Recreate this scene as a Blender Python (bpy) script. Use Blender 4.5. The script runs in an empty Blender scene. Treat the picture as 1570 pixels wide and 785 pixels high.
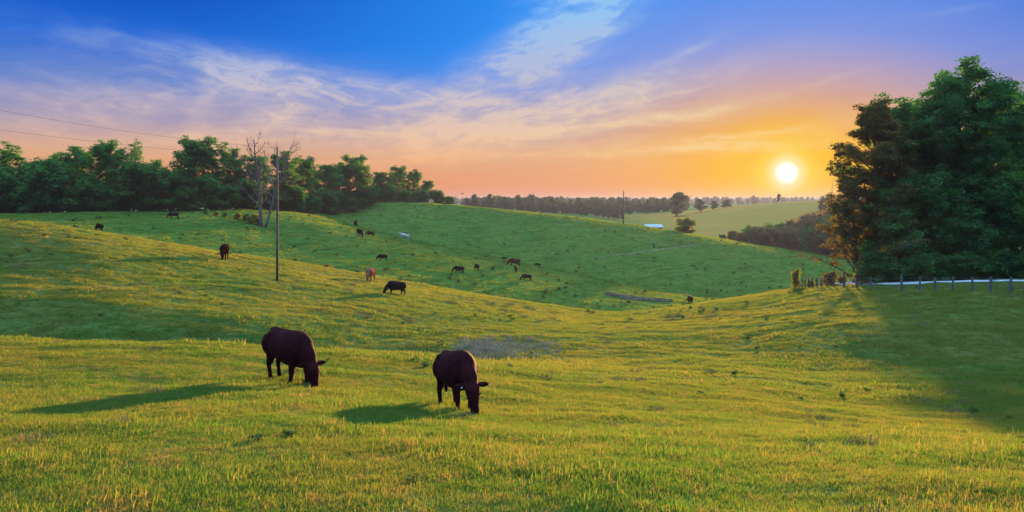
import bpy, math, random
import numpy as np
from mathutils import Vector, Matrix
R = math.radians
S = bpy.context.scene
COL = S.collection
F, HZ, CX = 1232.0, 308.0, 785.0          # focal length in photo pixels, horizon row, centre column
SUN_AZ, SUN_EL = R(18.87), R(2.85)

# ---------------------------------------------------------------- camera
cd = bpy.data.cameras.new('camera'); cam = bpy.data.objects.new('camera', cd); COL.objects.link(cam)
cam.rotation_euler = (R(90), 0, 0); cam.location = (0, 0, 0)
cd.sensor_width = 36; cd.lens = 36 * F / 1570; cd.shift_y = -(392.5 - HZ) / 1570
cd.clip_start = .1; cd.clip_end = 20000
S.camera = cam

# ---------------------------------------------------------------- exposure / sampling
S.view_settings.view_transform = 'Standard'; S.view_settings.look = 'None'
S.view_settings.gamma = 1; S.view_settings.use_curve_mapping = False
EXPO = 1.9
S.view_settings.exposure = EXPO
S.cycles.use_denoising = True
S.cycles.max_bounces = 6; S.cycles.diffuse_bounces = 3; S.cycles.transmission_bounces = 4
S.cycles.volume_bounces = 0; S.cycles.transparent_max_bounces = 8
S.cycles.sample_clamp_indirect = 4

# ---------------------------------------------------------------- node helpers
class NT:
    def __init__(s, tree): s.t = tree; s.n = tree.nodes; s.l = tree.links
    def new(s, typ, **kw):
        n = s.n.new(typ)
        for k, v in kw.items(): setattr(n, k, v)
        return n
    def put(s, sock, v):
        if isinstance(v, bpy.types.NodeSocket): s.l.new(v, sock)
        elif v is not None: sock.default_value = v
    def m(s, op, a, b=None, c=None, clamp=False):
        n = s.new('ShaderNodeMath', operation=op); n.use_clamp = clamp
        s.put(n.inputs[0], a)
        if b is not None: s.put(n.inputs[1], b)
        if c is not None: s.put(n.inputs[2], c)
        return n.outputs[0]
    def vm(s, op, a, b=None):
        n = s.new('ShaderNodeVectorMath', operation=op); s.put(n.inputs[0], a)
        if b is not None: s.put(n.inputs[1], b)
        return n.outputs['Value'] if op in ('DOT_PRODUCT', 'LENGTH') else n.outputs[0]
    def xyz(s, x, y, z):
        n = s.new('ShaderNodeCombineXYZ'); s.put(n.inputs[0], x); s.put(n.inputs[1], y); s.put(n.inputs[2], z); return n.outputs[0]
    def mix(s, f, a, b, mode='MIX'):
        n = s.new('ShaderNodeMix', data_type='RGBA', blend_type=mode)
        s.put(n.inputs['Factor'], f); s.put(n.inputs[6], a); s.put(n.inputs[7], b); return n.outputs[2]
    def noise(s, vec, scale, detail=3, rough=.5, dist=0.0):
        n = s.new('ShaderNodeTexNoise'); s.put(n.inputs['Vector'], vec); n.inputs['Scale'].default_value = scale
        n.inputs['Detail'].default_value = detail; n.inputs['Roughness'].default_value = rough
        n.inputs['Distortion'].default_value = dist; return n.outputs[0]
    def ramp(s, f, stops, interp='LINEAR'):
        n = s.new('ShaderNodeValToRGB'); r = n.color_ramp; r.interpolation = interp
        while len(r.elements) < len(stops): r.elements.new(.5)
        for e, (p, c) in zip(r.elements, stops):
            e.position = p; e.color = (c[0], c[1], c[2], 1)
        s.put(n.inputs[0], f); return n.outputs[0]
    def maprange(s, v, a, b, c=0., d=1., smooth=True):
        n = s.new('ShaderNodeMapRange'); n.interpolation_type = 'SMOOTHSTEP' if smooth else 'LINEAR'; n.clamp = True
        s.put(n.inputs[0], v)
        for i, q in zip((1, 2, 3, 4), (a, b, c, d)): n.inputs[i].default_value = q
        return n.outputs[0]
def lin(r, g, b, k=1.0):
    f = lambda c: k * ((c / 255 / 12.92) if c / 255 <= .04045 else ((c / 255 + .055) / 1.055) ** 2.4)
    return (f(r), f(g), f(b))
def c4(c): return (c[0], c[1], c[2], 1)

# ---------------------------------------------------------------- world: sunset sky with cirrus
w = bpy.data.worlds.new('World'); S.world = w; w.use_nodes = True
N = NT(w.node_tree); N.n.clear()
tc = N.new('ShaderNodeTexCoord').outputs['Generated']
sep = N.new('ShaderNodeSeparateXYZ'); N.l.new(tc, sep.inputs[0])
dx, dy, dz = sep.outputs
az = N.m('ARCTAN2', dx, dy)
hyp = N.m('SQRT', N.m('ADD', N.m('MULTIPLY', dx, dx), N.m('MULTIPLY', dy, dy)))
el = N.m('ARCTAN2', dz, hyp)
elf = N.m('MULTIPLY', el, 1 / 1.6, clamp=True)
def E(py): return math.atan((HZ - py) / F) / 1.6
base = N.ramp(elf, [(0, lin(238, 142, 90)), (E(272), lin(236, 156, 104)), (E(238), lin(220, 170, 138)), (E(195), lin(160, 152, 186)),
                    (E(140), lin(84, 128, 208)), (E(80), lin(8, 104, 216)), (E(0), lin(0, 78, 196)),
                    (R(24) / 1.6, lin(40, 110, 200)), (R(42) / 1.6, lin(150, 208, 252, 2.1)), (1, lin(168, 222, 255, 4.0))])  # unseen overhead sky raised above the visible band as added fill light
# darker and bluer away from the sun, paler towards it
ua = N.m('SUBTRACT', az, SUN_AZ)
side = N.maprange(N.m('ABSOLUTE', N.m('ADD', ua, R(7))), R(6), R(38))
s0 = (math.sin(SUN_AZ) * math.cos(SUN_EL * .9), math.cos(SUN_AZ) * math.cos(SUN_EL * .9), math.sin(SUN_EL * .9))
ve = N.m('SUBTRACT', el, math.atan(43 / F / 1.057))
gd = N.m('SQRT', N.m('ADD', N.m('MULTIPLY', ua, ua), N.m('MULTIPLY', N.m('MULTIPLY', ve, ve), 3.4)))
sd = N.m('SQRT', N.m('ADD', N.m('MULTIPLY', ua, ua), N.m('MULTIPLY', ve, ve)))
pale = N.m('MULTIPLY', N.m('SUBTRACT', 1.0, side), N.maprange(el, R(4), R(10)))
pale = N.m('MULTIPLY', pale, N.maprange(el, R(25), R(15)))
base = N.mix(N.m('MULTIPLY', pale, .85), base, c4(lin(30, 150, 255)))
glow_c = N.ramp(N.m('MULTIPLY', gd, 2.0), [(0, lin(255, 214, 40)), (.09, lin(255, 196, 0)), (.2, lin(255, 184, 22)), (.36, lin(252, 176, 74)), (.62, lin(240, 176, 126)), (1, lin(226, 170, 138))])
glow_f = N.ramp(N.m('MULTIPLY', gd, 2.0), [(0, (1, 1, 1)), (.16, (.95,) * 3), (.34, (.66,) * 3), (.6, (.22,) * 3), (.95, (0,) * 3)])
sky = N.mix(glow_f, base, glow_c)
# cirrus
wv = N.xyz(az, el, 0.0)
warp = N.noise(wv, 5.0, 2, .5)
def rot2(th):
    c, s_ = math.cos(th), math.sin(th)
    a = N.m('ADD', N.m('MULTIPLY', az, c), N.m('MULTIPLY', el, s_))
    b = N.m('ADD', N.m('MULTIPLY', az, -s_), N.m('MULTIPLY', el, c))
    return a, b
def wisps(th, sx, sy, off):
    a, b = rot2(th)
    b = N.m('ADD', b, N.m('MULTIPLY', warp, .07))
    n1 = N.noise(N.xyz(N.m('MULTIPLY', a, sx), N.m('MULTIPLY', b, sy), off), 1.0, 8, .66, .35)
    return N.maprange(n1, .33, .70)
W = {'r': wisps(R(17), 8, 32, 1.3), 'l': wisps(R(-7), 8, 38, 4.1), 'f': wisps(R(40), 11, 26, 8.7), 'h': wisps(R(2), 7, 55, 6.2)}
grain = N.maprange(N.noise(N.xyz(N.m('MULTIPLY', az, 26.0), N.m('MULTIPLY', el, 60.0), 3.3), 1.0, 7, .7, .8), .3, .7, .55, 1.15)
CL = [(400, 110, -7, 215, 24, .62, 'l'), (470, 150, -4, 130, 34, .50, 'l'), (560, 128, -9, 90, 12, .4, 'l'), (310, 165, 62, 50, 17, .5, 'f'), (190, 160, 20, 110, 26, .42, 'l'),
      (70, 150, 5, 120, 30, .25, 'l'), (880, 35, 24, 110, 46, .8, 'r'), (835, 80, 38, 140, 44, .62, 'r'), (720, 145, 30, 150, 36, .6, 'r'), (860, 172, 12, 250, 30, .7, 'r'), (960, 120, 22, 120, 24, .3, 'r'),
      (590, 180, 8, 190, 22, .5, 'h'), (630, 205, -52, 24, 6, .7, 'h'), (900, 196, 6, 200, 11, .6, 'h'), (1120, 207, 4, 110, 4.5, .75, 'h'), (1185, 222, -3, 85, 6, .7, 'h'), (640, 238, 4, 220, 22, .28, 'h'),
      (880, 234, 3, 250, 18, .5, 'h'), (1090, 225, 5, 160, 9, .5, 'h'), (1060, 175, 10, 120, 9, .35, 'r'), (1000, 150, 13, 100, 5, .35, 'r'), (1270, 128, 14, 60, 5, .25, 'r'), (420, 180, 20, 90, 26, .35, 'f'), (300, 215, 4, 220, 26, .3, 'h'), (1450, 18, 3, 50, 4, .2, 'h'), (1040, 82, 20, 45, 4, .3, 'r'), (980, 262, 5, 160, 12, .2, 'h')]
tot = None
for px, py, th, s1, s2, amp, kind in CL:
    u0 = (px - CX) / F; a0 = math.atan(u0); e0 = math.atan((HZ - py) / F / math.sqrt(1 + u0 * u0))
    c, s_ = math.cos(R(th)), math.sin(R(th))
    da = N.m('SUBTRACT', az, a0); de = N.m('ADD', N.m('SUBTRACT', el, e0), N.m('MULTIPLY', N.m('SUBTRACT', warp, .5), .035))
    A = N.m('MULTIPLY', N.m('ADD', N.m('MULTIPLY', da, c), N.m('MULTIPLY', de, s_)), F / s1)
    B = N.m('MULTIPLY', N.m('ADD', N.m('MULTIPLY', da, -s_), N.m('MULTIPLY', de, c)), F / s2)
    g = N.m('EXPONENT', N.m('MULTIPLY', N.m('ADD', N.m('MULTIPLY', A, A), N.m('MULTIPLY', B, B)), -1.0))
    g = N.m('MULTIPLY', g, N.m('MULTIPLY_ADD', W[kind], amp * 1.15, amp * .32))
    tot = g if tot is None else N.m('ADD', tot, g)
tot = N.m('MULTIPLY', tot, grain)
gen = N.m('MULTIPLY', N.m('MULTIPLY', W['h'], N.maprange(el, R(0.5), R(5))), N.m('MULTIPLY', N.maprange(el, R(12.5), R(5)), .16))
tot = N.m('ADD', tot, gen); tot = N.m('MINIMUM', tot, .85)
cc = N.ramp(elf, [(0, lin(250, 170, 120)), (E(250), lin(250, 186, 132)), (E(210), lin(246, 206, 170)), (E(165), lin(226, 204, 196)), (E(105), lin(184, 194, 224)), (E(20), lin(150, 204, 250)), (.4, lin(200, 220, 250, 1.2))])
cc = N.mix(N.m('MULTIPLY', glow_f, .7), cc, c4(lin(255, 222, 140)))
sky = N.mix(tot, sky, cc)
# glare of the low sun in the haze and its disc
halo = N.ramp(N.m('MULTIPLY', sd, 11.0), [(0, lin(255, 255, 240, 1.6)), (.10, lin(255, 255, 235, 1.3)), (.16, lin(255, 248, 190)), (.30, lin(255, 224, 80)), (.5, lin(255, 200, 30)), (1, lin(255, 190, 30))])
halo_f = N.ramp(N.m('MULTIPLY', sd, 11.5), [(0, (1, 1, 1)), (.10, (1, 1, 1)), (.19, (.72,) * 3), (.34, (.42,) * 3), (.62, (.2,) * 3), (1.0, (0,) * 3)], 'EASE')
sky = N.mix(halo_f, sky, halo)
# below the horizon
sky = N.mix(N.maprange(el, R(-1.2), R(-.6), 1., 0.), sky, c4((.03, .05, .015)))
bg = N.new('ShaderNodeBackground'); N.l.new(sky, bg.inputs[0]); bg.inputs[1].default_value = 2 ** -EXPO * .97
nish = N.new('ShaderNodeTexSky', sky_type='NISHITA'); nish.sun_disc = False
nish.sun_elevation = SUN_EL; nish.sun_rotation = SUN_AZ
bg2 = N.new('ShaderNodeBackground'); N.l.new(nish.outputs[0], bg2.inputs[0]); bg2.inputs[1].default_value = .05
ad = N.new('ShaderNodeMixShader'); ad.inputs[0].default_value = .003; N.l.new(bg.outputs[0], ad.inputs[1]); N.l.new(bg2.outputs[0], ad.inputs[2])
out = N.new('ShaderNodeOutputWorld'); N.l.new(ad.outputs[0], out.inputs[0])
w.cycles.sampling_method = 'MANUAL'; w.cycles.sample_map_resolution = 1024

# ---------------------------------------------------------------- sun
sl = bpy.data.lights.new('sun', 'SUN'); sl.energy = 4.5; sl.angle = R(.9); sl.color = (1.0, .56, .2)
so = bpy.data.objects.new('sun', sl); COL.objects.link(so)
sv = Vector((math.sin(SUN_AZ) * math.cos(SUN_EL), math.cos(SUN_AZ) * math.cos(SUN_EL), math.sin(SUN_EL)))
so.rotation_euler = sv.to_track_quat('Z', 'Y').to_euler(); so.location = sv * 50

# ---------------------------------------------------------------- materials
def mat(name):
    m = bpy.data.materials.new(name); m.use_nodes = True
    n = NT(m.node_tree); n.n.clear(); return m, n
def finish(n, shader):
    o = n.new('ShaderNodeOutputMaterial'); n.l.new(shader, o.inputs[0])
def simple(name, col, rough=.8, var=.25, scale=6., bump=.0, spec=.3):
    m, n = mat(name)
    p = n.new('ShaderNodeTexCoord').outputs['Object']
    a = n.noise(p, scale, 4, .6)
    c = n.mix(n.maprange(a, .3, .7), c4([x * (1 - var) for x in col]), c4([x * (1 + var) for x in col]))
    b = n.new('ShaderNodeBsdfPrincipled'); n.l.new(c, b.inputs['Base Color']); b.inputs['Roughness'].default_value = rough
    b.inputs['Specular IOR Level'].default_value = spec
    if bump:
        bn = n.new('ShaderNodeBump'); bn.inputs['Strength'].default_value = bump; bn.inputs['Distance'].default_value = .02
        n.l.new(n.noise(p, scale * 5, 4, .6), bn.inputs['Height']); n.l.new(bn.outputs[0], b.inputs['Normal'])
    finish(n, b.outputs[0]); return m
def foliage(name, c1, c2, trans=.45, tcol=None, clump=.35, objvar=.5):
    m, n = mat(name)
    oi = n.new('ShaderNodeObjectInfo').outputs['Random']
    p = n.new('ShaderNodeTexCoord').outputs['Object']
    at = n.new('ShaderNodeAttribute', attribute_name='tone').outputs['Fac']
    f = n.m('ADD', n.m('MULTIPLY', n.maprange(n.noise(p, clump, 2), .35, .65), .35), n.m('MULTIPLY', at, .4))
    f = n.m('ADD', f, n.m('MULTIPLY', oi, objvar * .5), clamp=True)
    c = n.mix(f, c4(c1), c4(c2))
    d = n.new('ShaderNodeBsdfDiffuse'); n.l.new(c, d.inputs[0])
    t = n.new('ShaderNodeBsdfTranslucent'); tc_ = n.mix(1.0, c, c4(tcol or (1.6, 1.5, .8)), 'MULTIPLY'); n.l.new(tc_, t.inputs[0])
    mx = n.new('ShaderNodeMixShader'); mx.inputs[0].default_value = trans
    n.l.new(d.outputs[0], mx.inputs[1]); n.l.new(t.outputs[0], mx.inputs[2])
    g = n.new('ShaderNodeBsdfGlossy'); g.inputs['Roughness'].default_value = .55
    m2 = n.new('ShaderNodeMixShader'); m2.inputs[0].default_value = .03
    n.l.new(mx.outputs[0], m2.inputs[1]); n.l.new(g.outputs[0], m2.inputs[2])
    finish(n, m2.outputs[0]); return m

# pasture colours are shared by the sheet and the blades, driven by world position
def pasture(n, pos):
    big = n.maprange(n.noise(pos, .045, 4, .55), .38, .64)
    med = n.maprange(n.noise(pos, .33, 5, .6), .36, .66)
    c = n.mix(big, c4((.085, .165, .034)), c4((.175, .185, .045)))
    c = n.mix(n.m('MULTIPLY', med, .6), c, c4((.17, .165, .045)))
    sp = n.noise(pos, 1.1, 5, .65)
    c = n.mix(n.maprange(sp, .55, .70, 0, .8), c, c4((.26, .18, .085)))
    c = n.mix(n.maprange(sp, .43, .33, 0, .7), c, c4((.035, .10, .022)))
    s2 = n.noise(pos, 3.4, 4, .6)
    sy = n.new('ShaderNodeSeparateXYZ'); n.l.new(pos, sy.inputs[0])
    c = n.mix(n.maprange(sy.outputs[1], 98, 122, 0, .62), c, n.mix(n.maprange(n.noise(pos, .12, 5, .6), .35, .65), c4((.055, .18, .022)), c4((.12, .215, .03))))   # green of the shaded slopes put into the colour beyond the wire fence
    c = n.mix(n.maprange(s2, .54, .68, 0, .65), c, c4((.24, .17, .085)))
    c = n.mix(n.maprange(s2, .45, .34, 0, .65), c, c4((.04, .115, .022)))
    return c
m_ground, n = mat('pasture')
pos = n.new('ShaderNodeNewGeometry').outputs['Position']
c = pasture(n, pos)
fine = n.noise(pos, 5.0, 6, .75)
c = n.mix(n.maprange(fine, .35, .7, 0, .55), c, c4((.03, .075, .014)))
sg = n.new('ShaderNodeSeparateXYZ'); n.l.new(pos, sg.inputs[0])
field_glow = n.m('MULTIPLY', n.maprange(sg.outputs[1], 380, 440), n.maprange(sg.outputs[1], 900, 760)); field_glow = n.m('MULTIPLY', field_glow, n.maprange(sg.outputs[0], 60, 130))
c = n.mix(n.m('MULTIPLY', field_glow, n.maprange(n.noise(n.vm('MULTIPLY', pos, (.3, 1.0, 1.0)), .012, 3), .42, .56, .75, .95)), c, c4((.46, .235, .045)))   # golden sunlight put into the colour of the shaded valley field
# worn cattle paths and stony scrapes on the far slopes
st = n.noise(n.vm('MULTIPLY', pos, (.5, 1.3, 1.0)), .16, 6, .7)
c = n.mix(n.maprange(st, .62, .72, 0, .35), c, c4((.20, .19, .13)))
b = n.new('ShaderNodeBsdfDiffuse'); n.l.new(c, b.inputs['Color'])
bn = n.new('ShaderNodeBump'); bn.inputs['Strength'].default_value = .9; bn.inputs['Distance'].default_value = .35
n.l.new(n.m('ADD', n.noise(pos, 1.6, 7, .75), n.noise(pos, .3, 3, .6)), bn.inputs['Height']); n.l.new(bn.outputs[0], b.inputs['Normal'])
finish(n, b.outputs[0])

m_grass, n = mat('grass_blades')
pos = n.new('ShaderNodeNewGeometry').outputs['Position']
c = pasture(n, pos)
at = n.new('ShaderNodeAttribute', attribute_name='tone').outputs['Fac']
oi = n.new('ShaderNodeObjectInfo').outputs['Random']
c = n.mix(n.maprange(at, .70, .95, 0, .7), c, c4((.26, .19, .085)))
c = n.mix(n.maprange(at, .3, .1, 0, .6), c, c4((.06, .19, .02)))
c = n.mix(n.maprange(oi, .86, .9, 0, .5), c, c4((.05, .15, .02)))
d = n.new('ShaderNodeBsdfDiffuse'); n.l.new(c, d.inputs[0])
t = n.new('ShaderNodeBsdfTranslucent'); n.l.new(n.mix(1.0, c, c4((1.9, 1.7, .8)), 'MULTIPLY'), t.inputs[0])
mx = n.new('ShaderNodeMixShader'); mx.inputs[0].default_value = .5
n.l.new(d.outputs[0], mx.inputs[1]); n.l.new(t.outputs[0], mx.inputs[2])
finish(n, mx.outputs[0])

m_leaf = foliage('leaves_dark_green', (.02, .105, .022), (.075, .24, .034), trans=.5)
m_leaf_mid = foliage('leaves_mid_green', (.03, .11, .016), (.09, .21, .026), trans=.5)
m_leaf_yel = foliage('leaves_yellow_green', (.13, .16, .022), (.24, .23, .035), trans=.55)
m_leaf_grove = foliage('leaves_grove', (.016, .08, .022), (.065, .20, .036), trans=.5)
m_leaf_sunlit = foliage('leaves_grove_sunlit', (.045, .066, .013), (.13, .115, .02), trans=.55, tcol=(2.0, 1.4, .5))  # grove leaves with the warm low sunlight put into their colour
m_leaf_rust = foliage('leaves_rust', (.10, .07, .025), (.2, .13, .035))
m_leaf_far = foliage('leaves_far', (.03, .06, .02), (.07, .10, .03), objvar=1.0)
m_weed = foliage('weed_leaves', (.03, .07, .015), (.07, .11, .025))
m_drytwig = simple('dry_weed_stems', (.30, .235, .165), .9, .25, 3)
m_bark = simple('bark', (.10, .08, .065), .9, .35, 3, .6)
m_bark_dead = simple('bleached_dead_bark', (.15, .115, .115), 1.0, .3, 2, .5, 0.0)
m_pole = simple('weathered_pole_wood', (.17, .105, .09), .85, .35, 4, .3)
m_post_d = simple('dark_post_wood', (.12, .075, .055), .9, .35, 9, .4)
m_post_g = simple('grey_post_wood', (.13, .125, .14), .9, .3, 9, .4)
m_wire = simple('galvanised_wire', (.10, .10, .11), .5, .1, 3)
m_cable = simple('power_cable', (.05, .045, .05), .6, .1, 3)
m_ceram = simple('insulator_ceramic', (.06, .03, .02), .9, .1, 3)
m_road = simple('pale_gravel', (.44, .45, .50), 1.0, .12, 1.2, .1, 0.0)
m_trail = simple('trodden_trail', (.17, .15, .07), 1.0, .4, .9, .2, 0.0)
m_soil = simple('bare_soil', (.09, .07, .05), 1.0, .5, .9, .4, 0.0)
m_roof = simple('white_metal_roof', (.5, .5, .52), .8, .06, 1)
m_barnwall = simple('dark_barn_boards', (.08, .06, .055), .8, .2, 2)
m_black = simple('black_coat', (.013, .005, .006), .8, .3, 5, .15, .1)
m_maroon = simple('dark_red_brown_coat', (.032, .004, .007), .8, .4, 3.5, .3, .05)
m_brown = simple('brown_coat', (.11, .028, .018), 1.0, .3, 4, .15, 0.0)
m_dbrown = simple('dark_brown_coat', (.022, .006, .005), 1.0, .3, 4, .15, 0.0)
m_tan = simple('pale_tan_coat', (.24, .085, .05), 1.0, .3, 3, .1, 0.0)
m_cream = simple('cream_coat', (.55, .46, .42), 1.0, .15, 3, .1, 0.0)
m_eye = simple('eye', (.01, .008, .008), .15, .1, 3, 0, .6)
m_hoof = simple('hoof_horn', (.02, .015, .015), .6, .2, 8)
m_tag = simple('white_ear_tag', (.8, .8, .78), .4, .03, 3)
m_feather = simple('dark_feathers', (.03, .03, .035), .7, .2, 8)

# ---------------------------------------------------------------- mesh helpers
def mk(name, V, Fs, mats, smooth=False, mi=None, tone=None):
    """V (n,3); Fs list of (k,m) int arrays"""
    me = bpy.data.meshes.new(name); V = np.asarray(V, dtype=np.float32)
    Fs = [np.asarray(f, dtype=np.int32) for f in Fs if len(f)]
    me.vertices.add(len(V)); me.vertices.foreach_set('co', V.ravel())
    nl = sum(f.size for f in Fs); npol = sum(len(f) for f in Fs)
    me.loops.add(nl); me.loops.foreach_set('vertex_index', np.concatenate([f.ravel() for f in Fs]))
    tot_ = np.concatenate([np.full(len(f), f.shape[1], dtype=np.int32) for f in Fs])
    st_ = np.concatenate([[0], np.cumsum(tot_)[:-1]]).astype(np.int32)
    me.polygons.add(npol); me.polygons.foreach_set('loop_start', st_); me.polygons.foreach_set('loop_total', tot_)
    if mi is not None: me.polygons.foreach_set('material_index', np.asarray(mi, dtype=np.int32))
    me.polygons.foreach_set('use_smooth', np.full(npol, smooth))
    for m_ in (mats if isinstance(mats, (list, tuple)) else [mats]): me.materials.append(m_)
    if tone is not None:
        a = me.attributes.new('tone', 'FLOAT', 'POINT'); a.data.foreach_set('value', np.asarray(tone, dtype=np.float32))
    me.update(calc_edges=True); me.validate(); return me
def link(name, me, parent=None, loc=None, **props):
    o = bpy.data.objects.new(name, me); COL.objects.link(o)
    if parent: o.parent = parent
    if loc is not None: o.location = loc
    for k, v in props.items(): o[k] = v
    return o
def tag(o, label, cat, group=None):
    o['label'] = label; o['category'] = cat
    if group: o['group'] = group
    return o
class Geo:
    def __init__(s): s.V = []; s.Q = []; s.T = []; s.n = 0
    def add(s, V, Q=None, T=None):
        s.V.append(np.asarray(V, float))
        if Q is not None and len(Q): s.Q.append(np.asarray(Q) + s.n)
        if T is not None and len(T): s.T.append(np.asarray(T) + s.n)
        s.n += len(V)
    def tube(s, P, rad, k=6, cap=True):
        P = np.asarray(P, float); m_ = len(P); rad = np.broadcast_to(rad, m_)
        T = np.gradient(P, axis=0); T /= np.linalg.norm(T, axis=1)[:, None] + 1e-9
        ref = np.array([0, 0, 1.]) if abs(T[:, 2]).mean() < .8 else np.array([1., 0, 0])
        A = np.cross(T, ref); A /= np.linalg.norm(A, axis=1)[:, None] + 1e-9
        B = np.cross(T, A)
        th = np.arange(k) * 2 * math.pi / k
        V = P[:, None, :] + rad[:, None, None] * (np.cos(th)[None, :, None] * A[:, None, :] + np.sin(th)[None, :, None] * B[:, None, :])
        i = np.arange(m_ - 1)[:, None] * k; j = np.arange(k)[None, :]; j2 = (j + 1) % k
        Q = np.stack([i + j, i + j2, i + k + j2, i + k + j], -1).reshape(-1, 4)
        V = V.reshape(-1, 3); T3 = []
        if cap:
            V = np.vstack([V, P[0], P[-1]]); c0, c1 = m_ * k, m_ * k + 1
            for q in range(k):
                T3 += [(c0, (q + 1) % k, q), (c1, (m_ - 1) * k + q, (m_ - 1) * k + (q + 1) % k)]
        s.add(V, Q, T3)
    def box(s, c, h, rz=0.0):
        c = np.array(c); V = np.array([[x, y, z] for x in (-1, 1) for y in (-1, 1) for z in (-1, 1)], float) * h
        cs, sn = math.cos(rz), math.sin(rz); V[:, :2] = V[:, :2] @ np.array([[cs, sn], [-sn, cs]])
        s.add(V + c, [(0, 1, 3, 2), (4, 6, 7, 5), (0, 4, 5, 1), (2, 3, 7, 6), (0, 2, 6, 4), (1, 5, 7, 3)])
    def mesh(s, name, mats, smooth=False, tone=None):
        fs = ([np.vstack(s.Q)] if s.Q else []) + ([np.vstack(s.T)] if s.T else [])
        return mk(name, np.vstack(s.V), fs, mats, smooth, tone=tone)

# ---------------------------------------------------------------- terrain
KX = [-300, 0, 150, 300, 450, 600, 750, 870, 950, 1050, 1150, 1225, 1320, 1450, 1570, 1800]
def zz(Y, py): return -(py - HZ) / F * Y
# each layer: for every KX the pair (distance, photo row the ground has there)
def P(*rows): return rows
LAY = [
 P(*[(0., None, -2.25)] * 16),
 P(*[(7.5, 786)] * 16),
 P((21, 582), (21, 582), (21, 584), (21, 588), (21, 594), (21, 608), (21, 622), (21, 626), (21, 628), (21, 632), (21, 636), (21, 640), (21, 643), (21, 646), (21, 648), (21, 648)),
 P((31, 517), (31, 519), (31, 523), (31, 530), (31, 539), (31, 549), (31.5, 561), (32, 568), (32, 572), (32, 575), (32, 578), (32, 582), (32, 586), (32, 590), (32, 592), (32, 592)),
 P((40, 548), (40, 548), (40, 550), (40, 557), (40, 566), (41, 566), (42, 549), (44, 545), (45, 541), (46, 536), (46, 536), (45, 540), (43, 547), (42, 550), (42, 551), (42, 552)),
 P((51, 440), (51, 452), (51, 462), (51, 476), (51, 492), (51, 508), (52, 514), (53, 518), (54, 520), (54.5, 516), (54.5, 508), (54, 503), (48, 514), (46, 522), (45, 526), (44, 530)),
 P((60, 400), (60, 418), (58, 432), (60, 446), (60, 462), (60, 480), (62, 492), (64, 500), (66, 503), (68, 494), (66, 487), (64, 480), (54, 490), (50, 500), (48, 505), (46, 510)),
 P((82, 312), (85, 337), (88, 355), (90, 379), (90, 401), (90, 430), (92, 455), (94, 475), (95, 482.5), (98, 465), (99, 450), (96, 437), (80, 441), (64, 450), (57, 455), (52, 458)),
 P((95, 322), (97, 344), (101, 363), (104, 388), (104, 412), (104, 435), (104, 459), (106, 480), (105, 486), (110, 471), (112, 457), (106, 443), (92, 428), (85, 427), (82, 427), (80, 427)),
 P((112, 340), (112, 354), (118, 376), (122, 404), (122, 429), (120, 441), (118, 464), (117, 482), (115, 489), (120, 477), (125, 466), (122, 462), (118, 438), (115, 420), (112, 415), (110, 415)),
 P((165, 325), (165, 328), (180, 325), (195, 322), (225, 321.5), (200, 365), (180, 394), (165, 419), (155, 438), (147, 456), (150, 464), (152, 472), (155, 462), (155, 440), (155, 430), (155, 425)),
 P((185, 328), (185, 331), (198, 328), (212, 325), (250, 322), (228, 368), (206, 399), (190, 423), (179, 442), (170, 459), (172, 455), (175, 456), (180, 462), (180, 450), (180, 440), (180, 435)),
 P((260, 330), (260, 330), (265, 330), (270, 328), (290, 314), (290, 309), (290, 318), (280, 332.5), (270, 344), (260, 359), (250, 377), (240, 391), (230, 412), (225, 432), (225, 440), (225, 440)),
 P((430, 335), (430, 335), (430, 335), (430, 335), (430, 330), (430, 326), (430, 331), (430, 347), (430, 356), (430, 369), (430, 384), (420, 398), (420, 405), (420, 410), (420, 410), (420, 410)),
 P((700, 330), (700, 330), (700, 328), (700, 327), (700, 326), (700, 326), (700, 326), (700, 328), (700, 338), (700, 326), (700, 313), (700, 308), (700, 306), (700, 306), (700, 306), (700, 306)),
 P((1100, 322), (1100, 322), (1100, 322), (1100, 322), (1100, 322), (1100, 322), (1100, 320), (1100, 320), (1100, 321), (1100, 321), (1100, 316), (1100, 313), (1100, 312), (1100, 312), (1100, 312), (1100, 312)),
 P(*[(2600, 312)] * 16), P(*[(4500, 308.5)] * 16), P(*[(7500, 307.3)] * 16), P(*[(12000, 309)] * 16)]
GX = np.arange(-1600, 3200, 10.0)
def _sm(a):
    k = np.exp(-.5 * (np.arange(-9, 10) * 10 / 28.0) ** 2); k /= k.sum()
    return np.convolve(np.pad(a, 9, mode='edge'), k, mode='valid')
TY, TZ = [], []
for L in LAY:
    ys = [t_[0] for t_ in L]; zs = [t_[2] if len(t_) == 3 else zz(t_[0], t_[1]) for t_ in L]
    TY.append(_sm(np.interp(GX, KX, ys))); TZ.append(_sm(np.interp(GX, KX, zs)))
TY = np.array(TY).T; TZ = np.array(TZ).T                       # (ncol, nlayer)
h = np.diff(TY, axis=1); dl = np.diff(TZ, axis=1) / h
D = np.zeros_like(TZ)
w1 = 2 * h[:, 1:] + h[:, :-1]; w2 = h[:, 1:] + 2 * h[:, :-1]
same = dl[:, 1:] * dl[:, :-1] > 0
with np.errstate(divide='ignore', invalid='ignore'):
    D[:, 1:-1] = np.where(same, (w1 + w2) / (w1 / dl[:, :-1] + w2 / dl[:, 1:]), 0)
D[:, 0] = dl[:, 0]; D[:, -1] = dl[:, -1]
rn = np.random.RandomState(5)
SW = [(rn.uniform(0, 2 * math.pi), rn.uniform(0, 6.28), lam, amp) for lam, amp in
      [(1.7, .012), (2.3, .014), (3.1, .014), (4.3, .016), (6, .018), (7.9, .024), (11, .035), (15, .05), (22, .08), (31, .12), (47, .14), (70, .12)]]
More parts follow.
